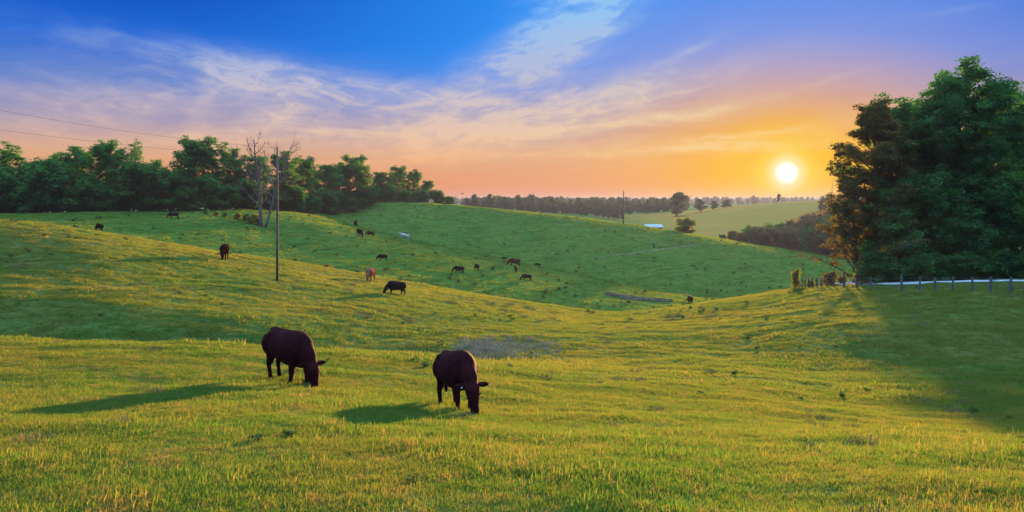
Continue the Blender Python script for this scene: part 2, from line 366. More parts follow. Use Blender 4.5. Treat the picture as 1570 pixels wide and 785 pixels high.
def gz(X, Y):
    X = np.atleast_1d(np.asarray(X, float)); Y = np.atleast_1d(np.asarray(Y, float))
    px = CX + F * X / np.maximum(Y, 9.0)
    t = np.clip((px - GX[0]) / 10.0, 0, len(GX) - 1.001); i = t.astype(int); f = t - i
    def col(ii):
        y, z, d = TY[ii], TZ[ii], D[ii]
        Yc = np.clip(Y, 0.0, y[:, -1] - 1e-3)
        k = (y <= Yc[:, None]).sum(1) - 1; k = np.clip(k, 0, y.shape[1] - 2); r = np.arange(len(ii))
        y0, y1, z0, z1, d0, d1 = y[r, k], y[r, k + 1], z[r, k], z[r, k + 1], d[r, k], d[r, k + 1]
        H_ = y1 - y0; s_ = (Yc - y0) / H_
        return (z0 * (1 + 2 * s_) * (1 - s_) ** 2 + H_ * d0 * s_ * (1 - s_) ** 2 + z1 * s_ * s_ * (3 - 2 * s_) + H_ * d1 * s_ * s_ * (s_ - 1))
    z = col(i) * (1 - f) + col(i + 1) * f
    nz = np.zeros_like(z)
    for a, ph, lam, amp in SW:
        fade = np.clip(Y / (lam * 1.2), 0, 1)
        nz += amp * fade * np.sin((X * math.cos(a) + Y * math.sin(a)) * 2 * math.pi / lam + ph + 1.3 * np.sin((X * math.sin(a) - Y * math.cos(a)) * 1.7 / lam))
    return z + nz * .8
def g1(x, y): return float(gz(x, y)[0])
def at(px, Y, dz_=0.0):
    x = (px - CX) / F * Y; return Vector((x, Y, g1(x, Y) + dz_))

def rows():
    ys = list(np.arange(-80, -4, 4.0)) + list(np.arange(-4, 46, .4)) + list(np.arange(46, 130, .8)) + list(np.arange(130, 320, 1.8))
    y = 320.0
    while y < 12000: ys.append(y); y *= 1.03
    return np.array(ys + [12000.0])
ry = rows(); nc = 520; ss = np.linspace(-1, 1, nc)
Wd = np.maximum(60, 1.35 * ry)
XX = ss[None, :] * Wd[:, None]; YY = np.repeat(ry[:, None], nc, 1)
ZZ = gz(XX.ravel(), YY.ravel())
V = np.stack([XX.ravel(), YY.ravel(), ZZ], 1)
i = np.arange(len(ry) - 1)[:, None] * nc; j = np.arange(nc - 1)[None, :]
Q = np.stack([i + j, i + j + 1, i + nc + j + 1, i + nc + j], -1).reshape(-1, 4)
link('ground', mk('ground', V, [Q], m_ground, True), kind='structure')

# ---------------------------------------------------------------- gravel road and soil bank
def strip(pts, halfw, lift, name, m_, n_=160, wob=0.0):
    pts = np.array(pts, float); t = np.linspace(0, len(pts) - 1, n_)
    C = np.stack([np.interp(t, range(len(pts)), pts[:, k]) for k in (0, 1)], 1)
    for _ in range(12): C[1:-1] = (C[:-2] + C[2:] + 2 * C[1:-1]) / 4
    T = np.gradient(C, axis=0); T /= np.linalg.norm(T, axis=1)[:, None]; Nn = np.stack([-T[:, 1], T[:, 0]], 1)
    nx = 7; s_ = np.linspace(-1, 1, nx); hw = halfw * (1 + wob * np.sin(np.arange(n_) * .9) * np.cos(np.arange(n_) * .37))
    if wob: hw = hw * np.sin(np.linspace(.05, math.pi - .05, n_)) ** .5
    XY = C[:, None, :] + s_[None, :, None] * hw[:, None, None] * Nn[:, None, :]
    z = gz(XY[..., 0].ravel(), XY[..., 1].ravel()) + np.tile(lift * (1 - .75 * s_ ** 2), n_)
    V = np.column_stack([XY.reshape(-1, 2), z]); i = np.arange(n_ - 1)[:, None] * nx; j = np.arange(nx - 1)[None, :]
    return mk(name, V, [np.stack([i + j, i + j + 1, i + nx + j + 1, i + nx + j], -1).reshape(-1, 4)], m_, True)
def pxp(px, Y): return ((px - CX) / F * Y, Y)
link('gravel_road', strip([pxp(2100, 66), pxp(1800, 71), pxp(1570, 76), pxp(1450, 79), pxp(1370, 84), pxp(1315, 92), pxp(1290, 102), pxp(1290, 120), pxp(1300, 150)], 2.5, .16, 'gravel_road', m_road), kind='structure')

# ---------------------------------------------------------------- grass (stuff)
def blade_mesh(name, seed, nb, rad, hmin, hmax, wd):
    r = np.random.RandomState(seed); a = r.uniform(0, 6.28, nb); q = rad * np.sqrt(r.uniform(0, 1, nb))
    bx, by = q * np.cos(a), q * np.sin(a); hh = r.uniform(hmin, hmax, nb) * (1 - .3 * q / rad)
    la = r.uniform(0, 6.28, nb); lean = hh * r.uniform(.15, .9, nb); fa = la + r.uniform(-.9, .9, nb) + math.pi / 2
    ww = wd * r.uniform(.6, 1.3, nb); fx, fy = np.cos(fa) * ww / 2, np.sin(fa) * ww / 2
    lx, ly = np.cos(la) * lean, np.sin(la) * lean
    V = np.zeros((nb, 5, 3))
    V[:, 0] = np.stack([bx - fx, by - fy, 0 * bx - .03], 1); V[:, 1] = np.stack([bx + fx, by + fy, 0 * bx - .03], 1)
    V[:, 2] = np.stack([bx + lx * .35 - fx * .8, by + ly * .35 - fy * .8, hh * .6], 1); V[:, 3] = np.stack([bx + lx * .35 + fx * .8, by + ly * .35 + fy * .8, hh * .6], 1)
    V[:, 4] = np.stack([bx + lx, by + ly, hh * .95], 1)
    o = np.arange(nb)[:, None] * 5
    return mk(name, V.reshape(-1, 3), [o + np.array([[0, 1, 3, 2]]), o + np.array([[2, 3, 4]])], m_grass, False, tone=np.repeat(r.uniform(0, 1, nb), 5))
def scatter(name, protos, pts, rot, scl, pick, label, cat='grass'):
    c = bpy.data.collections.new(name + '_clumps')
    for k, p_ in enumerate(protos):
        o = bpy.data.objects.new('%s_clump_%d' % (name, k), p_); c.objects.link(o)
    me = bpy.data.meshes.new(name); me.vertices.add(len(pts)); me.vertices.foreach_set('co', np.asarray(pts, dtype=np.float32).ravel())
    for nm, arr, ty in (('rot', rot, 'FLOAT'), ('scl', scl, 'FLOAT'), ('pick', pick, 'INT')):
        a = me.attributes.new(nm, ty, 'POINT'); a.data.foreach_set('value', np.asarray(arr, dtype=np.float32 if ty == 'FLOAT' else np.int32))
    me.materials.append(protos[0].materials[0])
    o = link(name, me, kind='stuff'); tag(o, label, cat)
    g = bpy.data.node_groups.new(name, 'GeometryNodeTree')
    g.interface.new_socket('Geometry', in_out='INPUT', socket_type='NodeSocketGeometry'); g.interface.new_socket('Geometry', in_out='OUTPUT', socket_type='NodeSocketGeometry')
    gi = g.nodes.new('NodeGroupInput'); go = g.nodes.new('NodeGroupOutput')
    ci = g.nodes.new('GeometryNodeCollectionInfo'); ci.inputs['Collection'].default_value = c
    ci.inputs['Separate Children'].default_value = True; ci.inputs['Reset Children'].default_value = True
    ip = g.nodes.new('GeometryNodeInstanceOnPoints'); ip.inputs['Pick Instance'].default_value = True
    def attr(nm, ty):
        a = g.nodes.new('GeometryNodeInputNamedAttribute'); a.data_type = ty; a.inputs['Name'].default_value = nm
        return [s_ for s_ in a.outputs if s_.enabled and s_.name == 'Attribute'][0]
    cx = g.nodes.new('ShaderNodeCombineXYZ'); cs = g.nodes.new('ShaderNodeCombineXYZ'); L = g.links.new
    L(attr('rot', 'FLOAT'), cx.inputs[2]); sc_ = attr('scl', 'FLOAT')
    for k in range(3): L(sc_, cs.inputs[k])
    L(gi.outputs[0], ip.inputs['Points']); L(ci.outputs[0], ip.inputs['Instance']); L(attr('pick', 'INT'), ip.inputs['Instance Index'])
    L(cx.outputs[0], ip.inputs['Rotation']); L(cs.outputs[0], ip.inputs['Scale']); L(ip.outputs[0], go.inputs[0])
    md = o.modifiers.new('scatter', 'NODES'); md.node_group = g
    return o
def field_points(seed, n_, y0, y1, um=.86, pw=1.0):
    r = np.random.RandomState(seed)
    Y = (r.uniform(y0 ** (pw + 1), y1 ** (pw + 1), n_)) ** (1 / (pw + 1)); X = r.uniform(-um, um, n_) * np.maximum(Y, 5)
    keep = ~((X > 24) & (Y > 84) & (Y < 112) & (X / Y > .43))
    pxx = CX + F * X / Y; ryd = np.interp(pxx, [1285, 1315, 1370, 1450, 1570, 1800], [110, 92, 84, 79, 76, 71])
    keep &= ~((pxx > 1288) & (Y > ryd - 4.5) & (Y < ryd + 3.0))
    X, Y = X[keep], Y[keep]
    return X, Y, r
def do_grass(name, seed, n_, y0, y1, protos, s0_, s1_, label, pw=1.0):
    X, Y, r = field_points(seed, n_, y0, y1, pw=pw); Z = gz(X, Y)
    patch = .5 + .5 * np.sin(X * .9 + 2 * np.sin(Y * .53)) * np.sin(Y * 1.1 + 1.7 * np.sin(X * .6))
    scl = r.uniform(s0_, s1_, len(X)) * (.65 + .75 * patch ** 1.5) * (1 + .8 * (r.uniform(0, 1, len(X)) > .97))
    scatter(name, protos, np.column_stack([X, Y, Z]), r.uniform(0, 6.28, len(X)), scl, r.randint(0, len(protos), len(X)), label)
pn = [blade_mesh('near_tuft', 10 + k, 62, .17, .03, .085, .0055) for k in range(6)]
do_grass('pasture_grass', 1, 62000, 3.5, 30, pn, .75, 1.25, 'short yellow green pasture grass with straw tips in the foreground', pw=.6)
pm = [blade_mesh('mid_tuft', 30 + k, 70, .38, .05, .12, .014) for k in range(5)]
do_grass('meadow_grass', 2, 95000, 28, 115, pm, .8, 1.2, 'short green gold meadow grass covering the dip and the ridge behind the bulls', pw=.7)
pf = [blade_mesh('far_tuft', 50 + k, 60, .9, .06, .16, .05) for k in range(4)]
do_grass('hillside_grass', 3, 70000, 112, 300, pf, .8, 1.2, 'smooth green grass on the hillsides with the grazing herd', pw=.8)
# ---------------------------------------------------------------- trees
def leaves(r, C, rad, per, size, squash=.65):
    """leaf cards gathered in clumps round the points C"""
    n_ = len(C) * per; c = np.repeat(C, per, 0); rr = np.repeat(rad, per)
    o = r.normal(0, 1, (n_, 3)); o /= np.maximum(np.linalg.norm(o, axis=1), 1e-6)[:, None]
    o *= (r.uniform(0, 1, n_) ** .45)[:, None]; o[:, 2] *= squash
    p = c + o * rr[:, None]
    nrm = o * .6 + r.normal(0, 1, (n_, 3)) * .8 + np.array([0, 0, .5]); nrm /= np.linalg.norm(nrm, axis=1)[:, None]
    t = np.cross(nrm, r.normal(0, 1, (n_, 3))); t /= np.linalg.norm(t, axis=1)[:, None]; b_ = np.cross(nrm, t)
    s_ = size * r.uniform(.55, 1.35, n_)[:, None]
    V = np.stack([p - t * s_, p + b_ * s_ * .55 + nrm * s_ * .12, p + t * s_ * .9, p - b_ * s_ * .55 + nrm * s_ * .12], 1).reshape(-1, 3)
    Q = np.arange(n_ * 4).reshape(-1, 4)
    ct = np.repeat(r.uniform(0, 1, len(C)), per); tone = np.repeat(np.clip(.55 * ct + .45 * r.uniform(0, 1, n_), 0, 1), 4)
    return V, Q, tone
def curve(r, p, d, L, n_, up=.25, jit=.12):
    pts = [np.array(p, float)]; d = np.array(d, float); d /= np.linalg.norm(d); st_ = L / n_
    for _ in range(n_):
        d = d + r.normal(0, jit, 3) + np.array([0, 0, up / n_]); d /= np.linalg.norm(d); pts.append(pts[-1] + d * st_)
    return np.array(pts)
def tree_mesh(seed, H, W_, cb, per=70, leaf=.17, nl=16, shape='round', open_=.0, cl=.95):
    r = np.random.RandomState(seed); g = Geo(); C = []; CR = []
    top = H * .93
    tr = curve(r, (0, 0, -.3), (r.normal(0, .03), r.normal(0, .03), 1), top, 12, .1, .035)
    r0 = H * .017
    g.tube(tr, np.linspace(r0 * 1.25, r0 * .12, 13) + r0 * .5 * np.exp(-np.arange(13) * 1.5), 8)
    for q in range(nl):
        f = (q + r.uniform(0, .8)) / nl; hgt = cb + (top - cb) * f
        t_ = hgt / top * 12; k = min(int(t_), 11); p = tr[k] + (tr[k + 1] - tr[k]) * (t_ - k)
        a = q * 2.4 + r.uniform(-.5, .5)
        if shape == 'round': env = math.sin(math.pi * min(1, (.18 + .74 * f))) ** .6
        elif shape == 'cone': env = (1.05 - f) ** .7
        else: env = .55 + .5 * math.sin(math.pi * f * .9)
        L = W_ * env * r.uniform(.68, 1.12); tilt = r.uniform(.2, .55) + .6 * f
        d = (math.cos(a), math.sin(a), math.tan(min(tilt, 1.25)))
        lb = curve(r, p, d, L, 7, .45, .10); rl = r0 * .42 * (1 - .6 * f)
        g.tube(lb, np.linspace(rl, rl * .25, 8), 5, False)
        for s_ in range(9):
            u = .2 + .8 * (s_ + r.uniform(0, 1)) / 9; kk = min(int(u * 7), 6); pp = lb[kk] + (lb[kk + 1] - lb[kk]) * (u * 7 - kk)
            d2 = (lb[kk + 1] - lb[kk]); d2 = d2 / np.linalg.norm(d2) + r.normal(0, .75, 3); d2[2] += .15
            sb = curve(r, pp, d2, L * r.uniform(.22, .42), 4, .2, .15)
            g.tube(sb, np.linspace(rl * .35, rl * .1, 5), 3, False)
            if r.uniform() < open_: continue
            C += [sb[-1], sb[2] + r.normal(0, .35, 3)]; CR += [cl * r.uniform(.6, 1.15), cl * r.uniform(.5, .95)]
        if r.uniform() > open_: C.append(lb[-1]); CR.append(cl)
    C.append(tr[-1]); CR.append(cl * .9); C.append(tr[-2] + r.normal(0, .3, 3)); CR.append(cl)
    V, Q, tone = leaves(r, np.array(C), np.array(CR), per, leaf)
    return g, (V, Q, tone)
class Proto:
    def __init__(s, name, seed, H, *a, leafm=None, barkm=None, **k):
        g, (V, Q, tn) = tree_mesh(seed, H, *a, **k); s.H = float(np.percentile(V[:, 2], 99.7))
        s.trunk = g.mesh(name + '_trunk', barkm or m_bark, True)
        s.crown = mk(name + '_crown', V, [Q], leafm, False, tone=tn)
def plant(proto, px, Y, H, label, cat='tree', name='leafy_tree', group=None, mat_=None, wide=1.0, loc=None, rz=None):
    p = at(px, Y, -.05) if loc is None else loc
    r = bpy.data.objects.new(name, None); COL.objects.link(r); r.empty_display_size = .5
    tag(r, label, cat, group); s_ = H / proto.H
    r.location = p; r.rotation_euler = (0, 0, (px * 1.7 + Y * .3) % 6.28 if rz is None else rz); r.scale = (s_ * wide, s_ * wide, s_)
    if proto.trunk: link('trunk', proto.trunk, r)
    c = link('crown', proto.crown, r)
    if mat_: c.material_slots[0].link = 'OBJECT'; c.material_slots[0].material = mat_
    return r
def Hpx(px, Y, top): return (g1((px - CX) / F * Y, Y) * -1) + (HZ - top) / F * Y
ORD = ['first', 'second', 'third', 'fourth', 'fifth', 'sixth', 'seventh', 'eighth', 'ninth', 'tenth', 'eleventh', 'twelfth', 'thirteenth', 'fourteenth', 'fifteenth', 'sixteenth', 'seventeenth',
       'eighteenth', 'nineteenth', 'twentieth', 'twenty-first', 'twenty-second', 'twenty-third', 'twenty-fourth', 'twenty-fifth', 'twenty-sixth', 'twenty-seventh', 'twenty-eighth', 'twenty-ninth', 'thirtieth']
big = [Proto('oak', 101, 22, 7.0, 3.5, leafm=m_leaf_grove, per=72, leaf=.155, nl=26, shape='round', cl=.92, open_=.1),
       Proto('ash', 102, 22, 5.8, 3.0, leafm=m_leaf_grove, per=72, leaf=.155, nl=27, shape='tall', cl=.88, open_=.12),
       Proto('elm', 103, 20, 7.2, 1.2, leafm=m_leaf_grove, per=60, leaf=.145, nl=28, shape='cone', cl=.76, open_=.15)]
mid = [Proto('maple', 111, 17, 5.8, 1.2, leafm=m_leaf, per=44, leaf=.21, nl=24, shape='round', cl=1.1, open_=.08),
       Proto('hickory', 112, 17, 5.0, 1.4, leafm=m_leaf, per=42, leaf=.21, nl=24, shape='tall', cl=1.05, open_=.15),
       Proto('locust', 113, 17, 5.6, 2.6, leafm=m_leaf, per=34, leaf=.20, nl=22, shape='tall', cl=.9, open_=.3),
       Proto('hackberry', 114, 15, 5.6, 1.2, leafm=m_leaf, per=46, leaf=.22, nl=18, shape='round', cl=1.2, open_=.05)]
low = [Proto('thorn', 121, 8, 3.8, .4, leafm=m_leaf, per=60, leaf=.2, nl=18, shape='round', cl=1.1),
       Proto('dogwood', 122, 7, 3.6, .3, leafm=m_leaf, per=60, leaf=.2, nl=18, shape='round', cl=1.05)]
shr = [Proto('shrub', 131, 2.4, 1.3, .15, leafm=m_leaf, per=34, leaf=.10, nl=9, shape='round', cl=.42),
       Proto('shrub', 132, 2.0, 1.4, .1, leafm=m_leaf, per=34, leaf=.10, nl=9, shape='round', cl=.42)]
farp = [Proto('far_tree', 141 + k, 12, 4.2, 1.5, leafm=m_leaf_far, per=12, leaf=.55, nl=10, shape=('round', 'tall', 'round')[k], cl=1.4) for k in range(3)]

# treeline on the left hilltop: (px, row of the top, distance, prototype, material, width)
LT = [(-70, 225, 186, mid[0], None, 1.1), (-20, 228, 188, mid[1], None, 1.1), (18, 220, 186, mid[2], None, 1.15), (48, 246, 184, mid[3], None, 1.2), (92, 226, 190, mid[2], None, 1.1), (128, 226, 190, mid[1], None, 1.1),
      (160, 216, 188, mid[0], None, .95), (188, 218, 192, mid[2], None, 1.0), (236, 246, 196, mid[0], None, 1.0), (292, 210, 196, mid[0], None, 1.15), (322, 214, 202, mid[2], None, 1.1), (352, 228, 208, mid[1], m_leaf_mid, 1.0),
      (382, 240, 212, mid[3], None, 1.0), (430, 232, 226, mid[1], m_leaf_mid, 1.1), (462, 240, 240, mid[0], m_leaf_mid, 1.0), (492, 252, 262, mid[3], m_leaf_mid, 1.1), (520, 250, 275, mid[1], m_leaf_mid, 1.1), (550, 238, 272, mid[0], m_leaf_mid, 1.15),
      (578, 264, 292, mid[3], None, 1.1), (603, 268, 298, mid[1], m_leaf_yel, .9), (608, 254, 312, mid[0], m_leaf_mid, 1.1), (632, 260, 312, mid[1], m_leaf_mid, 1.0), (652, 277, 312, mid[3], m_leaf_mid, 1.1), (672, 292, 316, low[0], m_leaf_mid, 1.0), (688, 301, 320, low[1], m_leaf_mid, 1.2)]
desc = {id(mid[0]): 'round crowned', id(mid[1]): 'tall upright', id(mid[2]): 'airy open crowned', id(mid[3]): 'broad low crowned', id(low[0]): 'small', id(low[1]): 'lowest tapering'}
for k, (px, top, Y, pr, mm, wd) in enumerate(LT):
    colr = 'yellow green' if mm is m_leaf_yel else 'mid green' if mm is m_leaf_mid else 'dark green'
    plant(pr, px, Y, max(3, Hpx(px, Y, top)), '%s %s tree, %s from the left in the hilltop treeline' % (desc[id(pr)], colr, ORD[k]), group='trees of the hilltop treeline', mat_=mm, wide=wd * 1.3)
LU = [(-40, 182, 9), (8, 180, 10.5), (40, 179, 7), (74, 181, 12), (108, 182, 6), (140, 184, 8), (170, 185, 6), (204, 188, 11.5), (228, 190, 7), (260, 191, 9.5), (286, 190, 6), (316, 194, 8.5), (350, 200, 6), (378, 206, 8), (412, 216, 6), (448, 228, 7.5), (478, 250, 6), (508, 262, 8), (540, 266, 5), (568, 278, 6.5), (594, 290, 7), (622, 300, 5), (647, 304, 5.5)]
for k, (px, Y, H) in enumerate(LU):
    plant(low[k % 2], px, Y, H, 'low bushy tree of the leafy undergrowth, %s from the left along the pasture edge' % ORD[k], name='understory_tree', group='undergrowth trees along the pasture edge', wide=1.35, mat_=m_leaf_mid if k % 3 == 1 or k > 15 else None)
for k, (px, Y, H) in enumerate([(-10, 187, 5), (24, 187, 4.5), (56, 188, 5), (90, 189, 4.5), (122, 190, 5), (155, 191, 4.5), (186, 193, 5), (216, 195, 4.5), (244, 197, 5), (272, 198, 5), (299, 200, 4.5), (331, 206, 5), (363, 212, 4.5), (395, 220, 5), (430, 233, 5), (462, 250, 4.5), (492, 262, 5), (522, 272, 4.5), (552, 282, 5), (580, 294, 4.5), (608, 304, 4.5), (634, 310, 4)]):
    plant(low[(k + 1) % 2], px, Y, H, 'low leafy thicket shrub filling the gap under the treeline crowns, %s from the left' % ORD[k], 'shrub', name='thicket_shrub', group='thicket shrubs behind the undergrowth trees', wide=1.7)
BU = [(315, 183, 1.3), (332, 183, 1.1), (345, 183, 1.2), (365, 182, 1.6), (378, 181, 1.9), (388, 180, 2.3), (396, 179, 1.7)]
for k, (px, Y, H) in enumerate(BU):
    plant(shr[k % 2], px, Y, H, '%s rounded yellow green bush from the left, left of the dead tree foot' % ORD[k], 'bush', 'bush', 'bushes beside the dead tree', m_leaf_yel if k % 2 else m_leaf_mid, 1.2)

# right grove
RG = [(1343, 150, 90, big[2], m_leaf_sunlit, 1.0, 'rust lit tall tree forming the sunlit left edge of the grove'),
      (1312, 262, 92, big[2], m_leaf_sunlit, .95, 'short rust lit tree leaning out lowest at the left edge of the grove'),
      (1372, 166, 94, big[0], m_leaf_sunlit, .9, 'second rust lit tree, just behind the left edge of the grove'),
      (1404, 138, 93, big[1], None, 1.15, 'slim dark green tree with the lower peak, left of the tallest in the grove'),
      (1452, 122, 92, big[0], None, .9, 'dark green tree directly left of the tallest tree of the grove'),
      (1492, 88, 94, big[0], None, 1.0, 'tallest dark green tree of the right grove'),
      (1548, 98, 92, big[1], None, 1.15, 'tall dark green tree at the right picture edge, right of the tallest one'),
      (1605, 92, 92, big[0], None, 1.0, 'dark green tree just outside the right picture edge of the grove'),
      (1680, 100, 90, big[1], None, 1.0, 'dark green tree farther right along the road'),
      (1770, 105, 88, big[0], None, 1.0, 'dark green tree farthest right along the road'),
      (1440, 150, 112, big[0], None, 1.0, 'dark green tree at the back of the grove behind the lower peak'),
      (1520, 130, 114, big[1], None, 1.0, 'dark green tree at the back of the grove behind the tallest'),
      (1610, 140, 112, big[0], None, 1.0, 'dark green tree at the back right of the grove'),
      (1380, 262, 86.5, mid[3], m_leaf_grove, 1.0, 'bushy lower tree in front of the rust lit trees'),
      (1432, 250, 87, mid[0], m_leaf_grove, 1.0, 'rounded lower tree at the front of the grove, centre'),
      (1480, 262, 86, mid[3], m_leaf_grove, 1.0, 'rounded lower tree at the front of the grove, under the tallest'),
      (1532, 258, 86, mid[0], m_leaf_grove, 1.0, 'rounded lower tree at the front of the grove, second from right edge'),
      (1580, 232, 84, mid[3], m_leaf_mid, .9, 'brighter green lower tree cut off by the right picture edge')]
for px, top, Y, pr, mm, wd, lab in RG:
    plant(pr, px, Y, Hpx(px, Y, top + 9), lab, group='trees of the right grove', mat_=mm, wide=wd * 1.22)
RS = [(1326, 87, 2.6, m_leaf_yel), (1340, 86, 3.4, m_leaf_grove), (1358, 86, 3.0, m_leaf_grove), (1378, 84.5, 2.6, m_leaf_grove), (1396, 84, 3.2, m_leaf_grove), (1416, 84, 2.8, m_leaf_mid), (1438, 84, 3.4, m_leaf_grove), (1458, 84, 2.5, m_leaf_mid),
      (1478, 83.5, 3.2, m_leaf_grove), (1500, 83.5, 2.6, m_leaf_grove), (1520, 83.5, 3.3, m_leaf_mid), (1544, 83, 3.0, m_leaf_grove), (1566, 83, 3.0, m_leaf_mid), (1590, 83, 3.2, m_leaf_grove)]
for k, (px, Y, H, mm) in enumerate(RS):
    plant(shr[k % 2], px, Y, H, 'leafy shrub at the foot of the grove beside the road, %s from the left' % ORD[k], 'shrub', 'shrub', 'shrubs at the foot of the grove', mm, 1.15)

# bushes scattered along fences and slopes
for px, Y, H, mm, lab in [(163, 112, 1.9, m_leaf_mid, 'small yellow green bush by the wire fence, right of the far left cow'), (117, 112, 1.6, m_leaf_yel, 'small yellow green bush by the wire fence, left of the far left cow'),
                          (503, 103, 1.2, m_leaf_rust, 'small brown bush on the ridge fence right of the utility pole'), (672, 108, 1.3, m_leaf_mid, 'low green bush on the wire fence right of the black grazing cow'),
                          (893, 112, 1.5, m_leaf, 'dark green bush on the wire fence beside the dirt bank'), (1220, 97, 2.5, m_leaf_yel, 'yellow leaved sapling at the left end of the wooden post fence'),
                          (1272, 97, 1.8, m_leaf_rust, 'reddish brown bush behind the wooden post fence'), (1242, 97, 1.0, m_leaf_yel, 'low yellow bush behind the first close fence posts'),
                          (846, 110, 1.0, m_leaf_mid, 'tiny green bush by the fence left of the dirt bank'), (1292, 96, 1.1, m_leaf_yel, 'low yellow green bush right of the reddish bush at the road bend')]:
    plant(shr[0 if H > 1.3 else 1], px, Y, H, lab, 'bush', 'bush', None, mm, .5 if px == 1220 else 1.1)
# beyond the right hill
plant(low[0], 1052, 290, Hpx(1052, 290, 334), 'large round yellow green bush beyond the crest of the right hill', 'bush', 'bush', None, m_leaf_yel, 1.9)
TH = [(1108, 330, 359), (1124, 340, 354), (1138, 330, 356), (1152, 345, 346), (1166, 335, 348), (1180, 330, 350), (1194, 345, 342), (1208, 335, 348), (1222, 345, 338), (1236, 340, 346), (1250, 345, 334), (1264, 350, 326), (1280, 345, 328), (1296, 350, 318), (1312, 350, 312)]
for k, (px, Y, top) in enumerate(TH):
    plant(low[k % 2], px, Y, max(3, Hpx(px, Y, top)), 'reddish brown brushy tree in the thicket beyond the right hill, %s from the left' % ORD[k], 'tree', 'brushy_tree', 'brushy trees of the thicket beyond the right hill', m_leaf_rust if k % 3 else m_leaf_mid, 1.25)
for px, Y, top, wd, lab in [(1037, 640, 295, 1.75, 'lone large dark tree on the skyline left of the low sun'), (1074, 660, 305, 1.8, 'dark tree just right of the lone large skyline tree'), (1095, 670, 308, 1.9, 'small dark tree second to the right of the lone skyline tree'),
                            (1112, 680, 306, 2.2, 'broad low dark tree third to the right of the lone skyline tree'), (1193, 740, 297, 1.0, 'small dark tree on the skyline directly beneath the sun'), (784, 900, 303, 1.3, 'tiny double crowned tree on the far horizon above the hill crest'),
                            (761, 900, 305, 1.2, 'tiny tree on the far horizon left of the double crowned one'), (920, 900, 302, 1.3, 'round far tree on the horizon left of the distant pole'), (934, 900, 303, 1.5, 'broad far tree on the horizon nearest left of the distant pole'), (948, 900, 302, 1.0, 'narrow far tree on the horizon at the distant pole'),
                            (1262, 720, 300, 1.1, 'small dark skyline tree right of the sun')]:
    plant(farp[int(px) % 3], px, Y, max(3, Hpx(px, Y, top)), lab, name='distant_tree', wide=wd)
# far woods: stuff
def wood(name, seed, n_, y0, y1, u0, u1, s0_, s1_, label, cond=None):
    r = np.random.RandomState(seed); Y = (r.uniform(y0 ** 1.3, y1 ** 1.3, n_)) ** (1 / 1.3); X = r.uniform(u0, u1, n_) * Y
    f_ = np.sin(X * .011 + 1.2 + np.sin(Y * .006)) * np.sin(Y * .009 + X * .004)
    k = (f_ > (-.15 if cond is None else cond)) & ~((X / Y > .14) & (X / Y < .37) & (Y < 760)); X, Y = X[k], Y[k]; Z = gz(X, Y) - .3
    pr = []
    for p_ in farp:
        pr.append(p_.crown)
    scatter(name, pr, np.column_stack([X, Y, Z]), r.uniform(0, 6.28, len(X)), r.uniform(s0_, s1_, len(X)), r.randint(0, 3, len(X)), label, 'woodland')
wood('far_woodland', 7, 1000, 520, 1700, -.06, .22, .45, 1.25, 'hazy blue green woodland filling the valley beyond the hill')
wood('horizon_woodland', 8, 3000, 1600, 5200, -.3, .6, .6, 1.5, 'faint purple line of woodland along the horizon', -.45)
wood('valley_woodland', 9, 420, 430, 640, .385, .55, .45, .8, 'brown green woods behind the grove and thicket')

# dead trees
def dead_tree(seed, H, stems, spread, twig=3):
    r = np.random.RandomState(seed); g = Geo(); gl = []
    for (bx, dxl, hh, rad_) in stems:
        tr = curve(r, (bx, 0, -.3), (dxl, r.normal(0, .05), 1), hh, 12, .25, .05)
        g.tube(tr, np.linspace(rad_, rad_ * .2, 13), 8)
        for q in range(20):
            f = .25 + .75 * q / 20; k = min(int(f * 12), 11); p = tr[k]
            a = q * 2.4 + r.uniform(-.4, .4); L = spread * (1.15 - .65 * f) * r.uniform(.6, 1.15)
            lb = curve(r, p, (math.cos(a), math.sin(a) * .8, r.uniform(.35, 1.3)), L, 7, .5, .16); rl = rad_ * .36 * (1.1 - .6 * f)
            g2 = Geo(); g2.tube(lb, np.linspace(rl, rl * .25, 8), 5)
            for s_ in range(7):
                kk = r.randint(2, 8); sb = curve(r, lb[kk], (lb[kk] - lb[kk - 1]) / .5 + r.normal(0, .6, 3) + np.array([0, 0, .3]), L * r.uniform(.2, .45), 4, .3, .2)
                g2.tube(sb, np.linspace(rl * .4, rl * .14, 5), 3)
                for _ in range(twig):
                    sc = curve(r, sb[r.randint(1, 5)], (sb[-1] - sb[0]) + r.normal(0, .5, 3) + np.array([0, 0, .2]), L * r.uniform(.08, .2), 3, .2, .2)
                    g2.tube(sc, np.linspace(rl * .2, rl * .1, 4), 3)
            gl.append(g2)
    return g, gl
def dead(px, Y, top, label, stems, spread, seed, m_, name='dead_tree'):
    H = Hpx(px, Y, top); e = bpy.data.objects.new(name, None); COL.objects.link(e); e.location = at(px, Y); tag(e, label, 'dead tree')
    g, gl = dead_tree(seed, H, [(a, b_, c_ * H, d_) for a, b_, c_, d_ in stems], spread)
    link('trunk', g.mesh('dead_trunk', m_, True), e)
    for g2 in gl: link('limb', g2.mesh('dead_limb', m_, True), e)
dead(403, 178, 196, 'bleached leafless dead tree with forked trunk behind the utility pole', [(-.3, -.08, .90, .46), (.5, .30, .93, .30)], 7.6, 21, m_bark_dead)
dead(203, 186, 210, 'grey leafless tree showing above the left treeline', [(0, .12, 1.0, .22)], 4.6, 23, m_bark_dead)

